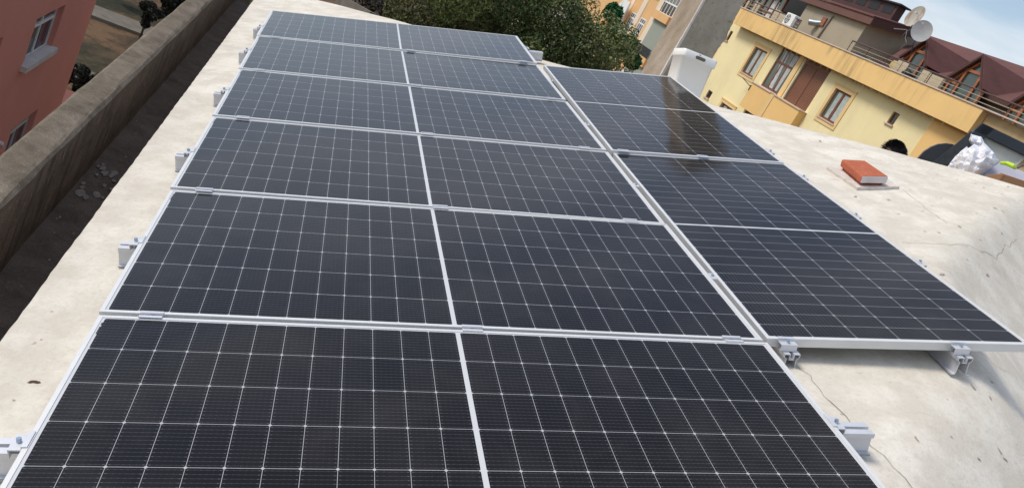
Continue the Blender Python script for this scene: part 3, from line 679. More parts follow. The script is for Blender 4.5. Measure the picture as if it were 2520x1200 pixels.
cl = skin_obj('shirt', [(0, 0, .95), (0, 0, 1.12), (0, 0, 1.34), (0, 0, 1.43), (.19, 0, 1.38), (.235, .02, 1.18), (-.19, 0, 1.38), (-.235, .02, 1.18)], [(0, 1), (1, 2), (2, 3), (2, 4), (4, 5), (2, 6), (6, 7)], [.15, .145, .155, .08, .075, .058, .075, .058], M_SHIRT, person)
tr2 = skin_obj('trousers', [(0, 0, .97), (0, 0, .90), (.10, 0, .82), (.11, .01, .48), (.11, -.01, .10), (-.10, 0, .82), (-.11, .01, .48), (-.11, -.01, .10)], [(0, 1), (1, 2), (2, 3), (3, 4), (1, 5), (5, 6), (6, 7)], [.142, .14, .105, .072, .06, .105, .072, .06], M_JEANS, person)

# ------------------------------------------------------------------ facades
def facade(parent, name, mat, X, y0, y1, z0, z1, holes, depth=.18, thick=.3, sgn=-1, skew=None):
    """wall in the plane x=X (seen from -x if sgn<0, from +x if sgn>0), with rectangular openings (ya,yb,za,zb)"""
    ys = sorted({y0, y1, *[h[0] for h in holes], *[h[1] for h in holes]}); zs = sorted({z0, z1, *[h[2] for h in holes], *[h[3] for h in holes]}); mb = MB()
    def q(a, b, c, d): mb.quad(*( (a, b, c, d) if sgn < 0 else (d, c, b, a)))
    for ya, yb in zip(ys[:-1], ys[1:]):
        for za, zb in zip(zs[:-1], zs[1:]):
            ym, zm = (ya + yb) / 2, (za + zb) / 2
            if any(h[0] < ym < h[1] and h[2] < zm < h[3] for h in holes): continue
            q((X, yb, za), (X, ya, za), (X, ya, zb), (X, yb, zb))
    Xi = X - sgn * depth
    for a, b, c, d in holes:
        q((X, b, c), (X, b, d), (Xi, b, d), (Xi, b, c)); q((X, a, d), (X, a, c), (Xi, a, c), (Xi, a, d))
        q((X, a, c), (X, b, c), (Xi, b, c), (Xi, a, c)); q((X, b, d), (X, a, d), (Xi, a, d), (Xi, b, d))
        q((Xi + .05 * -sgn, b, c), (Xi + .05 * -sgn, a, c), (Xi + .05 * -sgn, a, d), (Xi + .05 * -sgn, b, d))
    return link(name, mb, mat, parent)
ZR = 13.615
yb_ = thing('apartment_building', 'pale yellow apartment building with an apricot roof parapet and maroon attic roof', 'building', (20, 30, 0))
XF = 20.0
def Z(*a): return [ZR + t for t in a]
wins = [  # ya, yb, za, zb (opening), style
    (35.82, 37.22, ZR - .66, ZR + .66, 'trim'), (28.0, 29.24, ZR - .62, ZR + .62, 'trim'), (35.85, 37.25, ZR - 3.6, ZR - 2.34, 'trim'), (28.0, 29.24, ZR - 3.6, ZR - 2.34, 'trim'),
    (24.87, 25.28, ZR + .35, ZR + .80, 'small'), (38.75, 39.3, ZR - 2.62, ZR - 2.22, 'small'), (40.28, 40.62, ZR + .28, ZR + .80, 'small'), (24.87, 25.28, ZR - 2.6, ZR - 2.16, 'small')]
for st in (1, 2, 3):
    for y0_, y1_ in ((35.85, 37.25), (28.0, 29.24)):
        if st > 1: wins.append((y0_, y1_, ZR - .64 - 2.96 * st, ZR + .62 - 2.96 * st, 'trim'))
mb = MB().box(20.001, 34, 12, 23.05, 0, ZR + 1.3); mb.box(20.3, 34, 23.05, 40.84, 0, ZR + 1.28); link('rear_wall', mb, M_ORG, yb_)
mb = MB().box(19.90, 20.0, 12, 23.06, 0, ZR + 1.2); link('corner_panel', mb, M_ORG, yb_)
def window(parent, ya, yb, za, zb, X, style, wood, d=.055, sgn=-1):
    f = MB(); t = .075; Xa, Xb = X + d, X + d + .05
    if style == 'small': t = .06
    f.box(Xa, Xb, ya, ya + t, za, zb); f.box(Xa, Xb, yb - t, yb, za, zb); f.box(Xa, Xb, ya + t, yb - t, za, za + t); f.box(Xa, Xb, ya + t, yb - t, zb - t, zb)
    ym = (ya + yb) / 2
    if style == 'trim':
        f.box(Xa - .01, Xb, ym - .07, ym + .07, za + t, zb - t)
    if style == 'trans': 
        zt = za + (zb - za) * .66; f.box(Xa - .012, Xb, ya + t, yb - t, zt - .05, zt + .05); k = (yb - ya) / 3
        f.box(Xa - .01, Xb, ya + k - .05, ya + k + .05, za + t, zt - .05); f.box(Xa - .01, Xb, ya + 2 * k - .05, ya + 2 * k + .05, za + t, zt - .05)
        f.box(Xa - .01, Xb, ya + k * .95 - .03, ya + k * .95 + .03, zt + .05, zb - t); f.box(Xa - .01, Xb, ya + 2 * k - .03, ya + 2 * k + .03, zt + .05, zb - t)
    w = link('window', f, wood, parent)
    g_ = MB().box(Xb - .03, Xb - .02, ya + .02, yb - .02, za + .02, zb - .02); link('pane', g_, M_GLD if style == 'small' else M_GLS, w)
    if style == 'trim':
        c_ = MB(); n_ = 22
        for s0, s1 in ((ya + .1, ym - .09), (ym + .10, ym + (yb - ym) * .62)):
            c_.grid(lambda a, b: (Xb - .045 + .006 * math.sin(a * 40), s0 + (s1 - s0) * a, za + .08 + (zb - za - .16) * b), n_, 1)
        link('curtain', c_, M_CURT, w)
        tt = .20; q = MB(); q.box(X - .035, X - .001, ya - tt, ya, za - tt, zb + tt); q.box(X - .035, X - .001, yb, yb + tt, za - tt, zb + tt); q.box(X - .035, X - .001, ya, yb, zb, zb + tt); q.box(X - .035, X - .001, ya, yb, za - tt, za)
        q.box(X - .06, X - .036, ya - tt - .03, yb + tt + .03, zb + tt - .05, zb + tt + .01); link('trim', q, M_TRIM, w)
    if style == 'trans':
        c_ = MB(); c_.grid(lambda a, b: (Xb - .04 + .015 * math.sin(a * 30), ya + .12 + .16 * (1 - b) + (.35 + .15 * b) * a, za + .1 + (zb - za - .2) * b), 20, 6)
        c_.grid(lambda a, b: (Xb - .04 + .015 * math.sin(a * 30), ya + .75 + .25 * b + (.30 + .1 * b) * a, za + .1 + (zb - za - .2) * b), 20, 6); link('curtain', c_, M_CURW, w)
    q = MB().box(X - .07, X + .13, ya - .06, yb + .06, za - .05, za - .001); link('sill', q, M_COP, w)
    return w
for a, b, c, d, st in wins: window(yb_, a, b, c, d, XF, st, M_WOOD)
# projecting bay with balcony windows
XB = 19.66
holes = []
for s in range(0, 4):
    zt = ZR + 1.16 - 2.96 * s if s == 0 else ZR - 1.98 - 2.96 * (s - 1); zb_ = ZR - .76 - 2.96 * s if s == 0 else zt - 1.75
    holes += [(33.05, 34.80, zb_, zt), (30.30, 32.50, zb_, zt)]
facade(yb_, 'wall', M_YEL, XF, 23.06, 40.85, 0, ZR + 1.3, [w[:4] for w in wins] + holes, .13)
mb = MB()
zs_ = [ZR - .765 - 2.96 * s for s in range(5)]
for s in range(4):
    ztop = holes[2 * s][2] - .052; zbot = holes[2 * s + 2][3] + .001 if s < 3 else 0
    mb = MB().box(XB, XF - .001, 30.15, 34.95, zbot, ztop); link('balcony_spandrel', mb, M_ORG, yb_)
mb = MB().box(XF - .05, XF - .001, 32.60, 32.92, ZR - .766, ZR + 1.16); link('pilaster', mb, M_TRIM, yb_)
mb = MB().box(XB - .03, XB - .001, 32.58, 32.90, 0, ZR - .812); link('pilaster', mb, M_TRIM, yb_)
XBo, XB = XB, XF - .02
for i, (a, b, c, d) in enumerate(holes):
    if i % 2 == 0: window(yb_, a + .01, b - .01, c + .02, d, XB, 'trans', M_WOOD, .06)
    else:
        f = MB(); X = XB + .09; n_ = 34
        for k in range(n_):
            z = c + (d - c) * k / n_; f.box(X, X + .02, a + .05, b - .05, z + .006, z + (d - c) / n_)
        f.box(X - .02, X + .01, (a + b) / 2 - .03, (a + b) / 2 + .03, c, d); f.box(X - .03, X + .02, a, a + .05, c, d); f.box(X - .03, X + .02, b - .05, b, c, d); f.box(X - .05, X + .03, a + .05, b - .05, d - .22, d)
        w = link('roller_shutter', f, M_SHUT, yb_); q = MB().box(XB + .36, XB + .38, b + .005 - .6, b - .02, c, d); 
XB = XBo
for a, b in ((30.1, 32.57), (32.93, 35.0)): mb = MB().box(XB - .05, XF + .05, a, b, ZR - .81, ZR - .767); link('balcony_sill', mb, M_COP, yb_)
mb = MB().box(XF + .001, XF + .16, 32.40, 32.499, ZR - .75, ZR + 1.15); link('shutter_reveal', mb, M_BEIGE, yb_)
# roof parapet band, coping, eave shadow gap
XP = 19.5
def PY(u, v, X): return at(u, v, X=X).y
zb0, zb1 = 14.775, 15.59
mb = MB().box(XP, XP + .22, 20.85, 39.85, zb0 + .005, zb1); mb.box(XP + .22, 20.0, 20.85, 39.85, zb0 + .10, zb0 + .25); mb.box(20.05, 34, 39.63, 39.85, zb0, zb1)
link('parapet', mb, M_BAND, yb_)
mb = MB().box(XP + .25, XP + .45, 8, 20.85, 14.45, zb1 - .03); link('return_parapet', mb, plain("dull_ochre_render", (.52, .37, .19), .8), yb_)
mb = MB().box(XP - .04, XP + .27, 8, 39.9, zb1 + .001, zb1 + .045); link('coping', mb, M_COP, yb_)
mb = MB().box(XP + .02, 34, 12, 39.6, zb0 + .06, zb0 + .10); link('terrace_floor', mb, M_PAVE, yb_)
mb = MB()
for y in np.arange(22, 39, .55):
    mb.tube([(XP - .03, y, zb0 + .02), (XP - .04, y, zb0 - .10 - random.random() * .04)], .006, 5)
link('drip_pipes', mb, M_WIRE, yb_)
mb = MB().tube([(XB - .03, 36.0, ZR - .86), (XB - .03, 35.0, ZR - 1.0), (XB - .03, 34.9, ZR - .95), (XB - .03, 34.9, ZR - 1.2)], .02, 6); link('cable', mb, M_BLK, yb_)
# railing
def railing(y0, y1, label):
    r = thing('railing', label, 'railing', (XP + .1, y0, zb1 + .045)); X = XP + .1; zt = zb1 + .47
    k = MB().tube([(X, y0, zt), (X, y1, zt)], .028, 8); link('handrail', k, M_RAIL, r)
    for z in (.16, .31):
        k = MB().tube([(X, y0, zb1 + z), (X, y1, zb1 + z)], .011, 6); link('wire', k, M_WIRE, r)
    n_ = max(1, int((y1 - y0) / 1.25))
    for i in range(n_ + 1):
        y = y0 + (y1 - y0) * i / n_; k = MB().tube([(X, y, zb1 + .04), (X, y, zt)], .018, 6); link('post', k, M_RAIL, r)
railing(12, 29.45, 'long brown railing on the parapet in front of the A-shaped dormer windows')
railing(33.9, 39.5, 'short brown railing on the left end of the apricot parapet, beside the air conditioner')

# attic storey
zt0 = zb1 - .7
XA = 21.5
A1, A2 = at(1992, 5, X=XA), at(2135, 60, X=XA)
zf = (A1.z + A2.z) / 2
mb = MB().box(XA, XA + .03, A2.y, A1.y, zb0, zf); link('attic_wall', mb, M_BEIGE, yb_)
mb = MB().box(XA + 3.0, XA + 3.1, A1.y, A1.y + 9, zb0, zf + .5); mb.box(XA + .1, XA + 3, A1.y - .02, A1.y + .0, zb0, zf); link('porch_back', mb, M_BLK, yb_)  # shadow inside the porch put into its near-black walls
pA, pB = at(1918, 20, X=XA + .5), at(1985, 50, X=XA + .5); mb = MB().box(XA + .5, XA + .6, A1.y + .1, pA.y, zb0, pA.z - .1); link('porch_low_wall', mb, M_MARD, yb_)
y_l = at(1915, 20, X=XA).y; y_e = A1.y + 7.5
mb = MB()
for i in range(8):
    y = y_l + (y_e - y_l) * i / 7; mb.box(XA + .2, XA + .3, y - .06, y + .06, zb0, zf + .2)
for z in (zb0 + .02, zb0 + 1.3, zf - .1): mb.box(XA + .21, XA + .29, y_l, y_e, z, z + .1)
gw = link('glazed_front', mb, M_WOOD, yb_); mb = MB().box(XA + .26, XA + .28, y_l, y_e, zb0, zf); link('pane', mb, M_GLS, gw)
c_ = MB().grid(lambda a, b: (XA + .24 + .01 * math.sin(a * 30), y_l + .55 + .75 * a, zb0 + 2.0 * b), 14, 1); link('curtain', c_, M_CURW, gw)
# attic roof: fascia, slope, verge
F1 = at(1955, -45, X=XA - .25); F2 = at(2151, 43, X=XA - .25); F2b = at(2143, 62, X=XA - .25)
ze, zl = F2.z, F2b.z; ye = F2.y; yE = A1.y + 8
V1 = at(2264, 76, Y=ye); Xr = V1.x; zr = V1.z; SL = (zr - ze) / (Xr - XA + .25)
mb = MB(); mb.prism([(XA - .25, ye, zl), (XA - .25, yE, zl), (XA - .25, yE, ze), (XA - .25, ye, ze)], (.05, 0, 0))
link('fascia', mb, m_wall('sunlit_fascia', (.16, .085, .07)), yb_); mb = MB(); mb.prism([(XA - .2, ye, zl), (XA - .2, ye, ze), (Xr, ye, zr + .04), (Xr, ye, zr - (ze - zl) - .05)], (0, .3, 0)); link('verge_board', mb, M_MARD, yb_)  # sunlight on the front put into a lighter fascia colour than the verge
mb = MB().prism([(XA + .031, A2.y + .001, zb0), (Xr + .9, A2.y + .001, zb0), (Xr + .9, A2.y + .001, zl + .22 + SL * (Xr + .9 - XA)), (XA + .031, A2.y + .001, zl + .22)], (0, .2, 0)); link('attic_side_wall', mb, M_GREY, yb_)  # wall turned from the sun, its shade put into a darker, greyer render
mb = MB(); mb.prism([(XA - .3, ye - .03, ze + .002), (Xr, ye - .03, zr + .002), (Xr, yE, zr + .002), (XA - .3, yE, ze + .002)], (0, 0, .05)); link('attic_roof', mb, M_MAR, yb_)
# box vent on attic roof
B1 = at(2199, 37, X=23.4); Bt = at(2204, 19, X=23.4); B2 = at(2128, 10, X=23.4); dzb = (Bt.z - B1.z) + .12
mb = MB().box(23.4, 23.8, B1.y, B1.y + 5.5, B1.z - 1.6, B1.z + dzb); bv = link('roof_lantern', mb, M_MARD, yb_)
mb = MB().box(23.25, 23.85, B1.y - .3, B1.y + 5.9, B1.z + dzb + .001, B1.z + dzb + .07); link('lantern_roof', mb, M_BLK, bv)
for i in range(4): mb = MB().box(23.385, 23.399, B1.y + .22 + i * 1.15, B1.y + 1.05 + i * 1.15, B1.z + dzb - .46, B1.z + dzb - .06); link('lantern_opening', mb, M_BLK, bv)
# lower main roof with dormers
zE = ZR + 2.62; XE = 21.75; zR_ = ZR + 4.62; XR_ = 26.; SM = (zR_ - zE) / (XR_ - XE)
def main(x): return zE + SM * (x - XE)
poly = [(XE, 11, main(XE)), (XR_, 11, main(XR_)), (XR_, 35, main(XR_)), (24.6, 33.4, main(24.6)), (XE, 29.9, main(XE))]
mb = MB().prism(poly, (0, 0, .06)); link('main_roof', mb, M_MAR, yb_)
mb = MB().box(XE - .05, XE, 11, 29.9, main(XE) - .12, main(XE) + .06); link('eave_board', mb, M_MARD, yb_)
mb = MB().box(XE + .1, XE + .3, 11, 29.6, zb0, main(XE)); mb.box(XE + .1, XE + 3, 29.5, 29.6, zb0, main(XE)); link('knee_wall', mb, plain("dark_brown_wall", (.06, .042, .035), .8), yb_)
mb = MB().box(XR_ + .01, XR_ + 7, 10, 48, zb0, zR_ - .3); link('rear_attic', mb, M_MARD, yb_)
XD = 21.35
def dormer(ap, lf, rg, yc, names):
    a = at(*ap, X=XD); l = at(*lf, X=XD); r = at(*rg, X=XD); zc = (l.z + r.z) / 2; hw = (l.y - r.y) / 2; yc = a.y - .02
    yl, yr = yc + hw, yc - hw; za = a.z; Xb = XE + (za - zE) / SM; Xc = XE + (zc - zE) / SM
    d = link('dormer', MB().prism([(XD, yl, zc), (XD, yc, za), (Xb, yc, za), (max(Xc, XD + .2), yl, zc)], (0, .035, .02)).prism([(XD, yr, zc), (XD, yc, za), (Xb, yc, za), (max(Xc, XD + .2), yr, zc)], (0, -.035, .02)), M_MAR, yb_)
    e = MB(); 
    for y_ in (yl, yr):
        s = 1 if y_ > yc else -1
        e.prism([(XD - .03, y_ + s * .03, zc - .03), (XD - .03, yc, za + .02), (XD - .03, yc, za - (.11 if s > 0 else .05)), (XD - .03, y_ - s * .05, zc - .10)], (.10, 0, 0))  # left board made deeper and dark to draw the shadow gap along the rake
    link('barge_board', e, M_MARD, d)
    w = MB(); X0, X1 = XD + .12, XD + .17; zbm = zb0 + .05
    def br_(p, q, t=.05):
        p = Vector(p); q = Vector(q); dd = (q - p).normalized(); nn = Vector((0, -dd.z, dd.y)) * t; w.prism([p - nn, q - nn, q + nn, p + nn], (.05, 0, 0))
    br_((X0, yl - .1, zc - .1), (X0, yc, za - .2)); br_((X0, yr + .1, zc - .1), (X0, yc, za - .2))
    for f in (.42, -.42): br_((X0 - .01, yc + hw * f * 1.0, zbm), (X0 - .01, yc + hw * f, zc + (za - zc) * .44), .055)
    br_((X0 - .012, yc - hw * .5, zc + (za - zc) * .42), (X0 - .012, yc + hw * .5, zc + (za - zc) * .42), .05)
    br_((X0 - .005, yl - .08, zc - .1), (X0 - .005, yl - .08, zbm)); br_((X0 - .005, yr + .08, zc - .1), (X0 - .005, yr + .08, zbm)); br_((X0 - .008, yl - .1, zc - .12), (X0 - .008, yc + hw * .44, zc - .12), .04)
    link('window_frame', w, M_WOOD2, d)
    g_ = MB().prism([(X1, yl - .08, zbm), (X1, yl - .08, zc - .08), (X1, yc, za - .2), (X1, yr + .08, zc - .08), (X1, yr + .08, zbm)], (.02, 0, 0)); link('pane', g_, m_glass("dormer_glass", (.05, .075, .075)), d)
dormer((2283, 92), (2222, 138), (2284, 166), 0, 0); dormer((2419, 135), (2330, 188), (2416, 216), 0, 0); dormer((2590, 190), (2480, 260), (2590, 290), 0, 0)

# satellite dishes
def dish(c, rad, nrm_, label, mat, roll=0., fd=(0, -.3)):
    t = thing('satellite_dish', label, 'satellite dish', c + Vector((0, 0, -.6)), 'satellite dishes on the maroon roof'); z = nrm_.normalized(); x = z.orthogonal().normalized(); x = Vector((0, 0, 1)).cross(z).normalized(); y = z.cross(x); qr = Matrix.Rotation(math.radians(roll), 3, z); x = qr @ x; y = qr @ y
    k = MB(); k.grid(lambda a, b: c + (x * math.cos(6.28319 * a) * rad[0] + y * math.sin(6.28319 * a) * rad[1]) * b + z * (.16 * b * b * rad[0]), 40, 8)
    k.grid(lambda a, b: c - z * .012 + (x * math.cos(-6.28319 * a) * rad[0] + y * math.sin(-6.28319 * a) * rad[1]) * b + z * (.16 * b * b * rad[0]), 40, 8); link('reflector', k, mat, t, smooth=True)
    e = c + z * rad[0] * .8 + x * rad[0] * fd[0] + y * rad[1] * fd[1]; k = MB().tube([c + (x * fd[0] + y * fd[1]) * rad[1] * 1.0 + z * .03, e], .009, 6); link('feed_arm', k, M_DISH, t)
    k = MB().tube([e, e - z * .11], [.045, .03], 10); link('receiver', k, M_DISH, t)
    k = MB().tube([c - z * .02, c - z * .18 , c - z * .2 - Vector((0, 0, .5)), c + Vector((.25, .1, -.85))], .022, 8); link('mast', k, M_IRON, t)
    return t
nd = N("rusty_dish"); s_ = nd.noise(5, 4, .6, stretch=(1, 2, .35)); rust = nd.mix(nd.ramp(s_, (.52, 0.), (.70, .8)), (.58, .54, .46), (.42, .22, .08)); nd.out(rust, .6)
c1_ = at(2252, 41, X=21.2); c2_ = at(2268, 77, X=20.9); vdir = (CAM - c1_).normalized()
dish(c1_, (.29, .45), vdir + Vector((-.1, .5, .1)), 'upper, rust-streaked oval satellite dish against the sky', nd.m, -20, (.05, .3))
dish(c2_, (.37, .40), vdir + Vector((-.2, -.35, .15)), 'lower, clean pale grey satellite dish in front of the dormer roof', M_DISH, 0, (-.35, .55))
k = MB().tube([at(2200, 71, X=21.2), at(2232, 74, X=21.2)], .018, 6).tube([at(2232, 75, X=21.2), at(2228, 95, X=21.2), at(2231, 105, X=21.2), at(2216, 121, X=21.2)], .010, 6).tube([at(2220, 88, X=21.2), at(2234, 76, X=21.2), at(2244, 72, X=21.2)], .012, 6)
single('antenna', k, plain("grey_antenna_metal", (.3, .28, .26), .5, .4), 'old grey antenna with a dangling cable left of the satellite dishes', 'antenna')

# terrace clutter: cement planters, chair, air conditioner, pipe
def planter(u0, u1, v, wob_, label, lab2=None):
    y1_ = at(u0[0], u0[1], X=XP + .5).y; y0_ = at(u1[0], u1[1], X=XP + .5).y; zt = at(u0[0], u0[1], X=XP + .5).z; 
    k = MB().box(XP + .5, XP + .62, y0_, y1_, zb0 + .1, zt); return single('planter', k, plain("cement_" + str(random.random())[2:6], (.50, .42, .29), .85, 0, .08, 3), label, 'planter', 'cement boxes lined up on the roof terrace', bevel=.012)
planter((1909, 23), (1921, 28), 0, 0, 'first cream cement box right of the glazed porch on the roof terrace')
planter((1922, 30), (1941, 37), 0, 0, 'middle cream cement box, left of the air conditioner')
planter((1944, 38), (1960, 45), 0, 0, 'cream cement box right behind the air conditioner')
planter((2273, 171), (2288, 180), 0, 0, 'tall grey-beige cement box between the dormers, the left one of two')
planter((2290, 181), (2321, 196), 0, 0, 'wide grey-beige cement box between the dormers, the right one of two')
planter((2212, 147), (2222, 152), 0, 0, 'narrow beige cement box behind the railing left of the nearer dormer glass')
planter((2224, 152), (2238, 157), 0, 0, 'beige cement box at the foot of the left dormer window')
planter((1841, 2), (1846, 5), 0, 0, 'left tall cream box at the far left end of the roof terrace')
planter((1862, 4), (1866, 6), 0, 0, 'cream box beside the dark pots at the left end of the terrace'); planter((1868, 8), (1873, 10), 0, 0, 'slim cream box next to the glazed porch, left end of the terrace')
# chair back
ca = at(2205, 150, X=20.3); k = MB(); yc, zc = ca.y, ca.z
k.prism([(20.3, yc + .25, zc - .75), (20.3, yc + .22, zc - .1), (20.3, yc + .12, zc), (20.3, yc - .12, zc), (20.3, yc - .22, zc - .1), (20.3, yc - .25, zc - .75)], (.05, 0, 0))
t = thing('garden_chair', 'yellowish plastic garden chair behind the railing on the roof terrace', 'chair', (20.5, yc, zb0 + .1)); link('backrest', k, plain("yellowed_plastic", (.58, .44, .20), .6), t, bevel=.015)
k = MB().box(20.3, 20.75, yc - .25, yc + .25, zc - .80, zc - .75); link('seat', k, M_TRIM, t)
for dx in (0.02, .42):
    for dy in (-.22, .2): k = MB().box(20.3 + dx, 20.34 + dx, yc + dy, yc + dy + .03, zb0 + .1, zc - .8); link('leg', k, M_TRIM, t)
# tarpaulin heaps and pots behind railing
for (u, v, r, mat, lab, nm, ct) in [(2118, 137, .3, M_BLK, 'dark heap of pots behind the railing under the beige wall', 'pot_heap', 'pots'), (2140, 148, .22, plain("green_sack", (.05, .12, .08), .6), 'small green sack behind the railing', 'sack', 'sack'), (2170, 158, .34, M_MARD, 'dark brown covered heap behind the railing beside the garden chair', 'covered_heap', 'heap'), (1843, 20, .2, M_BLK, 'dark pots behind the left end of the parapet', 'pot_heap', 'pots'), (1872, 30, .2, M_BLK, 'dark bundle behind the left railing near the glazed porch', 'bundle', 'bundle'), (2238, 175, .22, M_BLK, 'black crate standing behind the railing at the dormer window', 'crate', 'crate')]:
    c = at(u, v, X=20.1); k = MB(); R0 = random.Random(u)
    ph = [R0.uniform(0, 6) for _ in range(4)]
    k.grid(lambda a, b: (c.x + r * .8 * math.sin(math.pi * b) * math.cos(6.283 * a) * (1 + .25 * math.sin(3 * 6.283 * a + ph[0])), c.y + r * 1.5 * math.sin(math.pi * b) * math.sin(6.283 * a) * (1 + .2 * math.sin(2 * 6.283 * a + ph[1])), c.z - .15 - r * .8 * math.cos(math.pi * b) * (1 + .2 * math.sin(6.283 * a * 2 + ph[2]))), 18, 10)
    single(nm, k, mat, lab, ct, smooth=True)
acc = at(1952, 61, X=XP + .35); t = thing('air_conditioner', 'white outdoor air conditioner unit with a round fan on the apricot parapet', 'air conditioner', (XP + .3, acc.y, zb1 + .045))
k = MB().box(XP + .02, XP + .34, acc.y - .42, acc.y + .42, zb1 + .05, zb1 + .60); link('casing', k, M_PLAS, t, bevel=.03)
k = MB().tube([(XP + .012, acc.y + .12, zb1 + .325), (XP + .03, acc.y + .12, zb1 + .325)], .22, 28); link('fan_grille', k, plain("fan_grey", (.17, .17, .165), .6), t)
k = MB()
for i in range(5):
    a = i * 1.2566; k.quad((XP + .008, acc.y + .12, zb1 + .325), (XP + .008, acc.y + .12 + .2 * math.cos(a), zb1 + .325 + .2 * math.sin(a)), (XP + .009, acc.y + .12 + .2 * math.cos(a + .5), zb1 + .325 + .2 * math.sin(a + .5)), (XP + .008, acc.y + .12 + .05 * math.cos(a + .6), zb1 + .325 + .05 * math.sin(a + .6)))
link('fan_blade_set', k, M_DISH, t)
k = MB().box(XP + .05, XP + .3, acc.y - .62, acc.y - .43, zb1 + .1, zb1 + .45); link('valve_box', k, plain("ac_pipes", (.33, .31, .29), .6), t)
f0 = at(2008, 60, X=XA - .06); t = thing('flue_pipe', 'short galvanised flue sticking out of the beige attic wall', 'flue', f0)
k = MB().tube([(XA, f0.y - .25, f0.z + .12), (XA - .15, f0.y - .1, f0.z + .03), (XA - .34, f0.y + .12, f0.z - .05)], [.13, .14, .15], 16, cap=False).tube([(XA - .1, f0.y - .1, f0.z + .03), (XA - .30, f0.y + .08, f0.z - .04)], .1, 12); link('pipe', k, plain("galvanised", (.33, .37, .4), .4, .6), t)
k = MB().box(XA - .08, XA - .005, f0.y - .62, f0.y - .25, f0.z + .02, f0.z + .42); link('patch', k, plain("rust_patch", (.30, .12, .07), .8, 0, .4, 8), t)
g1, g2 = at(2048, 41, X=XA - .06), at(2010, 95, X=XA - .06); k = MB().tube([(XA, g1.y - .05, g1.z + .04), g1, g1.lerp(g2, .15), g2], .045, 8); single('drain_pipe', k, plain("grey_drain", (.27, .23, .19), .7), 'thin grey drain pipe running down the beige attic wall beside the flue', 'pipe')

# ------------------------------------------------------------------ red building on the left
XL = -4.65
rb = thing('apartment_building', 'brick red rendered apartment building at the left edge with white framed windows', 'building', (XL - 4, 12, 0))
def YZ(u, v): p = at(u, v, X=XL); return p.y, p.z
yc_, _ = YZ(197, 120); 
r_tl, r_tr, r_bl = YZ(98, 40), YZ(151, 22), YZ(76, 150)
wy0, wy1 = r_tl[0] - .12, (YZ(152, 21)[0] + YZ(128, 134)[0]) / 2; wz1 = (r_tl[1] + YZ(150, 22)[1]) / 2; wz0 = YZ(76, 155)[1] + .06
ly1 = YZ(82, 300)[0] + .05; ly0 = YZ(25, 340)[0] - .1; lz1 = YZ(88, 272)[1]; lz0 = lz1 - (wz1 - wz0)
holes = [(wy0, wy1, wz0, wz1), (ly0, ly1, lz0, lz1)]
st = wz1 - lz1
for k_ in (-3, -2, -1, 2):
    if k_ == 2: holes.append((wy0, wy1, wz0 - 2 * st, wz1 - 2 * st)) if wz0 - 2 * st > .3 else None
pY = YZ(3, 120)
holes += [(pY[0] - 1.75, pY[0] - .1, wz0 + .0, wz1 + .0)]
HB = 11.2
facade(rb, 'wall', M_RED, XL, 2, yc_, 0, HB, holes, .24, sgn=1)
mb = MB().quad((XL, yc_, 0), (XL - 9, yc_, 0), (XL - 9, yc_, HB), (XL, yc_, HB)).quad((XL - 9, 2, 0), (XL, 2, 0), (XL, 2, HB), (XL - 9, 2, HB)); mb.box(XL - 9, XL + .001 - .002, 2.0, yc_, HB, HB + .25); link('end_wall', mb, M_RED, rb)
for i, (a, b, c, d) in enumerate(holes):
    X = XL - .19; t_ = .05; f = MB(); wd = b - a
    yo = a + .30 if False else a
    for (p, q, r_, s_2) in ((yo, yo + t_, c, d), (b - t_ - .0, b, c, d), (yo + t_, b - t_, c, c + t_), (yo + t_, b - t_, d - t_, d)): f.box(X, X + .06, p, q, r_, s_2)
    zt = c + (d - c) * .70; f.box(X, X + .065, yo + t_, b - t_, zt - .04, zt + .04)
    f.box(X, X + .063, yo + wd * .5 - .03, yo + wd * .5 + .03, c + t_, d - t_)
    w = link('window', f, M_WHT if i != 1 else M_SILL, rb)
    k = MB().box(X + .02, X + .03, yo + .03, b - .03, c + .03, d - .03); link('pane', k, M_GLD, w)
    k = MB().box(X + .031, X + .035, yo + wd * .62, yo + wd * .72, c + .05, zt - .04).box(X + .031, X + .035, yo + wd * .86, yo + wd * .93, c + .05, zt - .04); link('curtain', k, plain("violet_curtain", (.16, .10, .13), .8), w)
    k = MB().box(XL - .125, XL + .13, a - .10, b + .06, c - .09, c + .045); link('sill', k, M_SILL, w)
    if i == 0:
        k = MB().box(XL - .02, XL - .02, a + .05, a + .09, c + .06, zt - .05); link('open_sash', k, M_IRON, w)
k0 = at(0, 352, X=XL + .3); k = MB().tube([(XL, k0.y - .2, k0.z + .1), (XL + .35, k0.y, k0.z), (XL + .35, k0.y + .05, k0.z - .08)], [.05, .045, .04], 8); single('wall_pipe', k, M_SILL, 'short pinkish pipe sticking out of the red wall at the left edge', 'pipe')
q0 = at(166, 222, Z=1.2); mb = MB().box(XL - 4, q0.x + .5, q0.y - 1.5, q0.y + .1, 0, 1.2); single('garden_wall', mb, plain('dark_red_wall', (.17, .055, .042), .8), 'low red garden wall at the foot of the red building', 'wall')

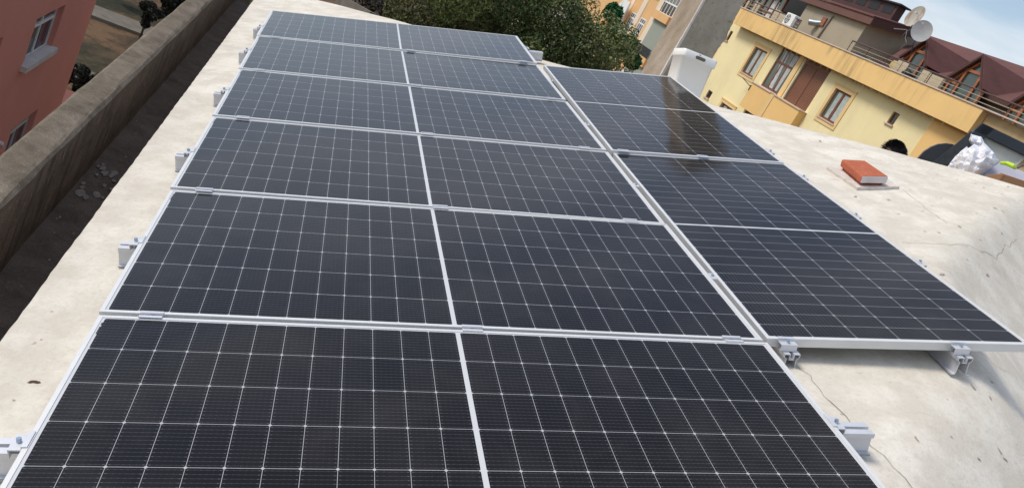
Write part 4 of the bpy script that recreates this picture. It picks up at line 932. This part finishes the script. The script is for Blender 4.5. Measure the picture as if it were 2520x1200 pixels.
# ------------------------------------------------------------------ orange building behind the tree
XO = 22.0
ob = thing('apartment_building', 'orange apartment building with peach pillars and white windows behind the tree', 'building', (XO, 60, 0))
def oy(u, v): p = at(u, v, X=XO); return p.y, p.z
z4 = lambda a, b: (1500 + a / 4, b / 4)
def rect(*p): q = [oy(*z4(*t_)) for t_ in p]; ys = sorted(t_[0] for t_ in q); zs = sorted(t_[1] for t_ in q); return (ys[0] + ys[1]) / 2, (ys[2] + ys[3]) / 2, (zs[0] + zs[1]) / 2, (zs[2] + zs[3]) / 2
w1 = rect((215, 110), (275, 140), (145, 285), (185, 315)); w2 = rect((310, 170), (375, 200), (230, 340), (265, 370)); w3 = rect((530, 10), (700, 0), (470, 100), (605, 180)); rec = rect((440, 180), (565, 250), (330, 385), (435, 470))
w3 = (w3[0] - .1, w3[1], w3[2] - .05, w3[3] + .9); rec = (rec[0] - .4, rec[1], rec[2] - .55, rec[3]); lowrec = (rec[0], rec[1], rec[2] - 3.3, rec[2] - 1.2)
w4 = (w2[0] - .1, w2[1] + .05, w2[3] + 1.75, w2[3] + 3.2)
facade(ob, 'wall', M_ORB, XO, w3[0] - 1.5, w1[1] + 14, 0, ZR + 6, [w1, w2, w3, w4], .09)
facade_r = MB(); 
link('balcony_slab', MB().box(XO - .26, XO - .001, rec[0], rec[1], rec[3], rec[3] + .55), M_ORB, ob); link('balcony_slab', MB().box(XO - .26, XO - .001, rec[0], rec[1], rec[2] - .95, rec[2] - .35), M_ORB, ob)
mb = MB().box(XO - .03, XO - .004, rec[0], rec[1], rec[2] - .35, rec[3]).box(XO - .06, XO - .01, rec[0], rec[1], lowrec[2], lowrec[3] + .25); link('balcony_back', mb, M_GRN, ob)
for z in (rec[2] - .35,):
    k = MB(); X = XO - .24
    k.tube([(X, rec[0], z + .62), (X, rec[1], z + .62)], .03, 6)
    for i in range(26):
        y = rec[0] + (rec[1] - rec[0]) * i / 25; k.tube([(X, y, z), (X, y, z + .62)], .018, 5)
        if i < 25:
            yy = y + (rec[1] - rec[0]) / 50
            for j in range(3): k.tube([(X, yy + .045 * math.cos(t_ * .785), z + .12 + j * .2 + .07 * math.sin(t_ * .785)) for t_ in range(9)], .012, 4)
    link('balcony_railing', k, M_IRON, ob)
mb = MB()
for (ua, ub) in (((232, 0), (264, 0)), ((348, 0), (396, 0)), ((452, 100), (496, 108))):
    a, b = oy(*z4(*ua))[0], oy(*z4(*ub))[0]; mb.box(XO - .035, XO - .002, min(a, b), max(a, b), 0, ZR + 6)
link('pillar', mb, M_PEACH, ob)
for i, (a, b, c, d) in enumerate((w1, w2, w3, w4)):
    f = MB(); X = XO + .005; t_ = .09; nn = 5 if i == 2 else 3
    f.box(X, X + .06, a, a + t_, c, d); f.box(X, X + .06, b - t_, b, c, d); f.box(X, X + .06, a + t_, b - t_, c, c + t_); f.box(X, X + .06, a + t_, b - t_, d - t_, d)
    zt = c + (d - c) * (.70 if i != 2 else .42)
    f.box(X - .005, X + .06, a + t_, b - t_, zt - .05, zt + .05)
    for k_ in range(1, nn): y = a + (b - a) * k_ / nn; f.box(X - .003, X + .06, y - .035, y + .035, c + t_, d - t_)
    w = link('window', f, M_WHT, ob); k = MB().box(X + .03, X + .04, a + .03, b - .03, c + .03, d - .03); link('pane', k, m_glass("grey_window_glass", (.16, .17, .165), .15), w)
    if i == 2: k = MB().box(X + .02, X + .029, a + .1, b - .1, c + .05, zt - .05); link('lower_pane', k, M_GLD, w)
    k = MB().box(XO - .12, XO + .02, a - .1, b + .1, c - .14, c - .002); link('sill', k, M_WHT, w)
mb = MB(); pts = [at(*z4(*p), X=XO - .6) for p in ((145, -10), (205, 25), (85, 240), (60, 200), (115, 80), (30, 140), (25, 110))]; mb.prism(pts[:4], (.1, 0, 0)); mb.prism([pts[0], pts[4], pts[5], pts[6]], (.1, .1, 0)); single('tarpaulin', mb, M_WHT, 'torn white tarpaulin hanging on the orange building beside the tree crown', 'tarpaulin')
mb = MB().box(XO + .2, XO + 12, w3[0] - 1.5, w1[1] + 14, 0, ZR + 5.9); link('rear_wall', mb, M_ORB, ob)
mb = MB().box(XO + 2, XO + 18, w1[1] + 15, w1[1] + 45, 0, ZR + 4); single('apartment_building', mb, m_wall("pale_far_wall", (.45, .40, .36)), 'pale grey building glimpsed farther off, left of the orange building', 'building')

# ------------------------------------------------------------------ vegetation
def tree(label, lobes, nleaf, lsz, cols, trunk, name='tree', cat='tree', limbs=True):
    base_ = Vector(trunk[0]); t = thing(name, label, cat, base_)
    k = MB()
    if limbs:
        ts = 1 if trunk[-1][2] > 5 else .22; k.tube([Vector(p) for p in trunk], [q * ts for q in [.28, .24, .20, .16][:len(trunk)]], 10)
        top_ = Vector(trunk[-1])
        for c, r in lobes[:14]: 
            c = Vector(c); mid = top_.lerp(c, .5) + Vector((random.uniform(-.2, .2), random.uniform(-.2, .2), .15)); k.tube([top_ - Vector((0, 0, .3)), mid, c], [.12 * ts, .07 * ts, .025 * ts], 6)
        link('trunk', k, M_BARK, t, smooth=True)
    L_ = np.array([list(c) + [r] for c, r in lobes]); wt = L_[:, 3] ** 2; idx = rng.choice(len(L_), nleaf, p=wt / wt.sum())
    d = rng.normal(size=(nleaf, 3)); d /= np.linalg.norm(d, axis=1)[:, None]; rr = (1 - .55 * rng.random(nleaf) ** 2.2)
    rr *= 1 + .12 * np.sin(d[:, 0] * 7 + idx) * np.sin(d[:, 2] * 9)
    c = L_[idx, :3] + d * (L_[idx, 3] * rr)[:, None]
    # reject deep-inside points of other lobes
    keep = np.ones(nleaf, bool)
    for q in L_: keep &= np.linalg.norm(c - q[:3], axis=1) > q[3] * .52
    c = c[keep]; d = d[keep]; idx = idx[keep]; n = len(c)
    nr = d * .8 + rng.normal(size=(n, 3)) * .75 + np.array([0, 0, .35]); nr /= np.linalg.norm(nr, axis=1)[:, None]
    a = np.cross(nr, rng.normal(size=(n, 3))); a /= np.linalg.norm(a, axis=1)[:, None]; b = np.cross(nr, a)
    s = lsz * rng.uniform(.6, 1.35, n)[:, None]; a *= s; b *= s * .55
    v = np.stack([c - a, c + b * .9 - a * .1, c + a, c - b * .9 - a * .1], 1).reshape(-1, 3) - np.array(base_)
    me = bpy.data.meshes.new('crown'); me.vertices.add(4 * n); me.vertices.foreach_set('co', v.astype(np.float32).ravel())
    me.loops.add(4 * n); me.loops.foreach_set('vertex_index', np.arange(4 * n, dtype=np.int32)); me.polygons.add(n)
    me.polygons.foreach_set('loop_start', np.arange(0, 4 * n, 4, dtype=np.int32)); me.polygons.foreach_set('loop_total', np.full(n, 4, dtype=np.int32)); me.update()
    cols = np.array(cols); lc = rng.integers(0, len(cols), len(L_)); mix_ = rng.random(n)
    ci = np.where(mix_ < .62, lc[idx], rng.integers(0, len(cols), n)); col = cols[ci] * rng.uniform(.7, 1.35, n)[:, None]
    ca_ = me.color_attributes.new('Col', 'FLOAT_COLOR', 'POINT'); ca_.data.foreach_set('color', np.repeat(np.hstack([col, np.ones((n, 1))]), 4, 0).astype(np.float32).ravel())
    me.materials.append(M_LEAF); o = bpy.data.objects.new('crown', me); S.collection.objects.link(o); o.parent = t; return t
G = [(.095, .135, .035), (.135, .165, .045), (.07, .105, .034), (.20, .21, .07), (.135, .125, .045), (.08, .10, .038)]
R1 = random.Random(4); lobes = []
for c, r, m_ in (((3.75, 15.0, 9.8), 2.5, 34), ((5.0, 15.2, 11.0), 2.0, 22), ((3.9, 15.4, 11.6), 1.9, 18), ((5.9, 14.6, 9.6), 1.75, 34), ((2.6, 15.0, 8.6), 1.9, 14), ((4.6, 13.6, 9.4), 1.8, 18)):
    for _ in range(m_):
        d = Vector((R1.gauss(0, 1), R1.gauss(0, 1), R1.gauss(0, 1))).normalized() * r * R1.uniform(.6, 1); lobes.append((tuple(Vector(c) + d), R1.uniform(.42, .85)))
tree('big dense olive-green tree just beyond the far end of the roof', lobes, 480000, .035, G, [(4.2, 15.2, 0), (4.1, 15.1, 3.5), (4.3, 15.0, 6.5), (4.2, 15.0, 8.2)])
R2 = random.Random(9)
def bush(label, c, r, n, cols, sz=.10, nm='shrub', ct='shrub'):
    lb = [((c[0] + R2.gauss(0, .45) * r[0], c[1] + R2.gauss(0, .45) * r[1], c[2] + R2.gauss(0, .35) * r[2]), R2.uniform(.3, .55) * min(r)) for _ in range(12)]
    tree(label, lb, n, sz, cols, [(c[0], c[1], 0), (c[0], c[1], c[2] * .6), (c[0], c[1], c[2])], nm, ct)
DK = [(.012, .014, .009), (.02, .022, .012), (.016, .014, .01)]
b1 = at(372, 18, Z=2.0); bush('small dark bare-looking tree in the yard, top left beside the parapet', (b1.x, b1.y, 1.7), (.5, .5, .8), 6000, DK, .08, 'tree', 'tree')
b1 = at(205, 192, Z=.8); bush('dark low hedge bush by the red building corner', (b1.x, b1.y, .6), (1.6, .9, .6), 8000, DK, .09)
b1 = at(440, 10, Z=1.0); bush('dark shrub clump farthest up the yard by the parapet', (b1.x, b1.y, 1.2), (3, 2, 1.2), 9000, DK, .13)
b1 = at(960, 5, Y=26); bush('brownish shrub seen left of the big tree', (b1.x + .3, 26, b1.z - 1.3), (2.2, 1.5, 1.8), 16000, [(.05, .035, .022), (.035, .03, .018), (.07, .05, .03)], .09)
b1 = at(1518, 82, Y=18.6); bush('bright green bush between the big tree and the orange building', (b1.x, 18.6, b1.z - .15), (.55, .5, .6), 16000, [(.02, .10, .03), (.03, .13, .035), (.05, .11, .03)], .06)
# low wall with pale coping left of the tree
a, b = at(852, -6, Y=24), at(938, 42, Y=17); mb = MB().prism([a, b, b - Vector((0, 0, b.z)), a - Vector((0, 0, a.z))], (-.25, 0, 0)); single('boundary_wall', mb, M_PAVE, 'pale topped boundary wall running toward the big tree from the top edge', 'wall')
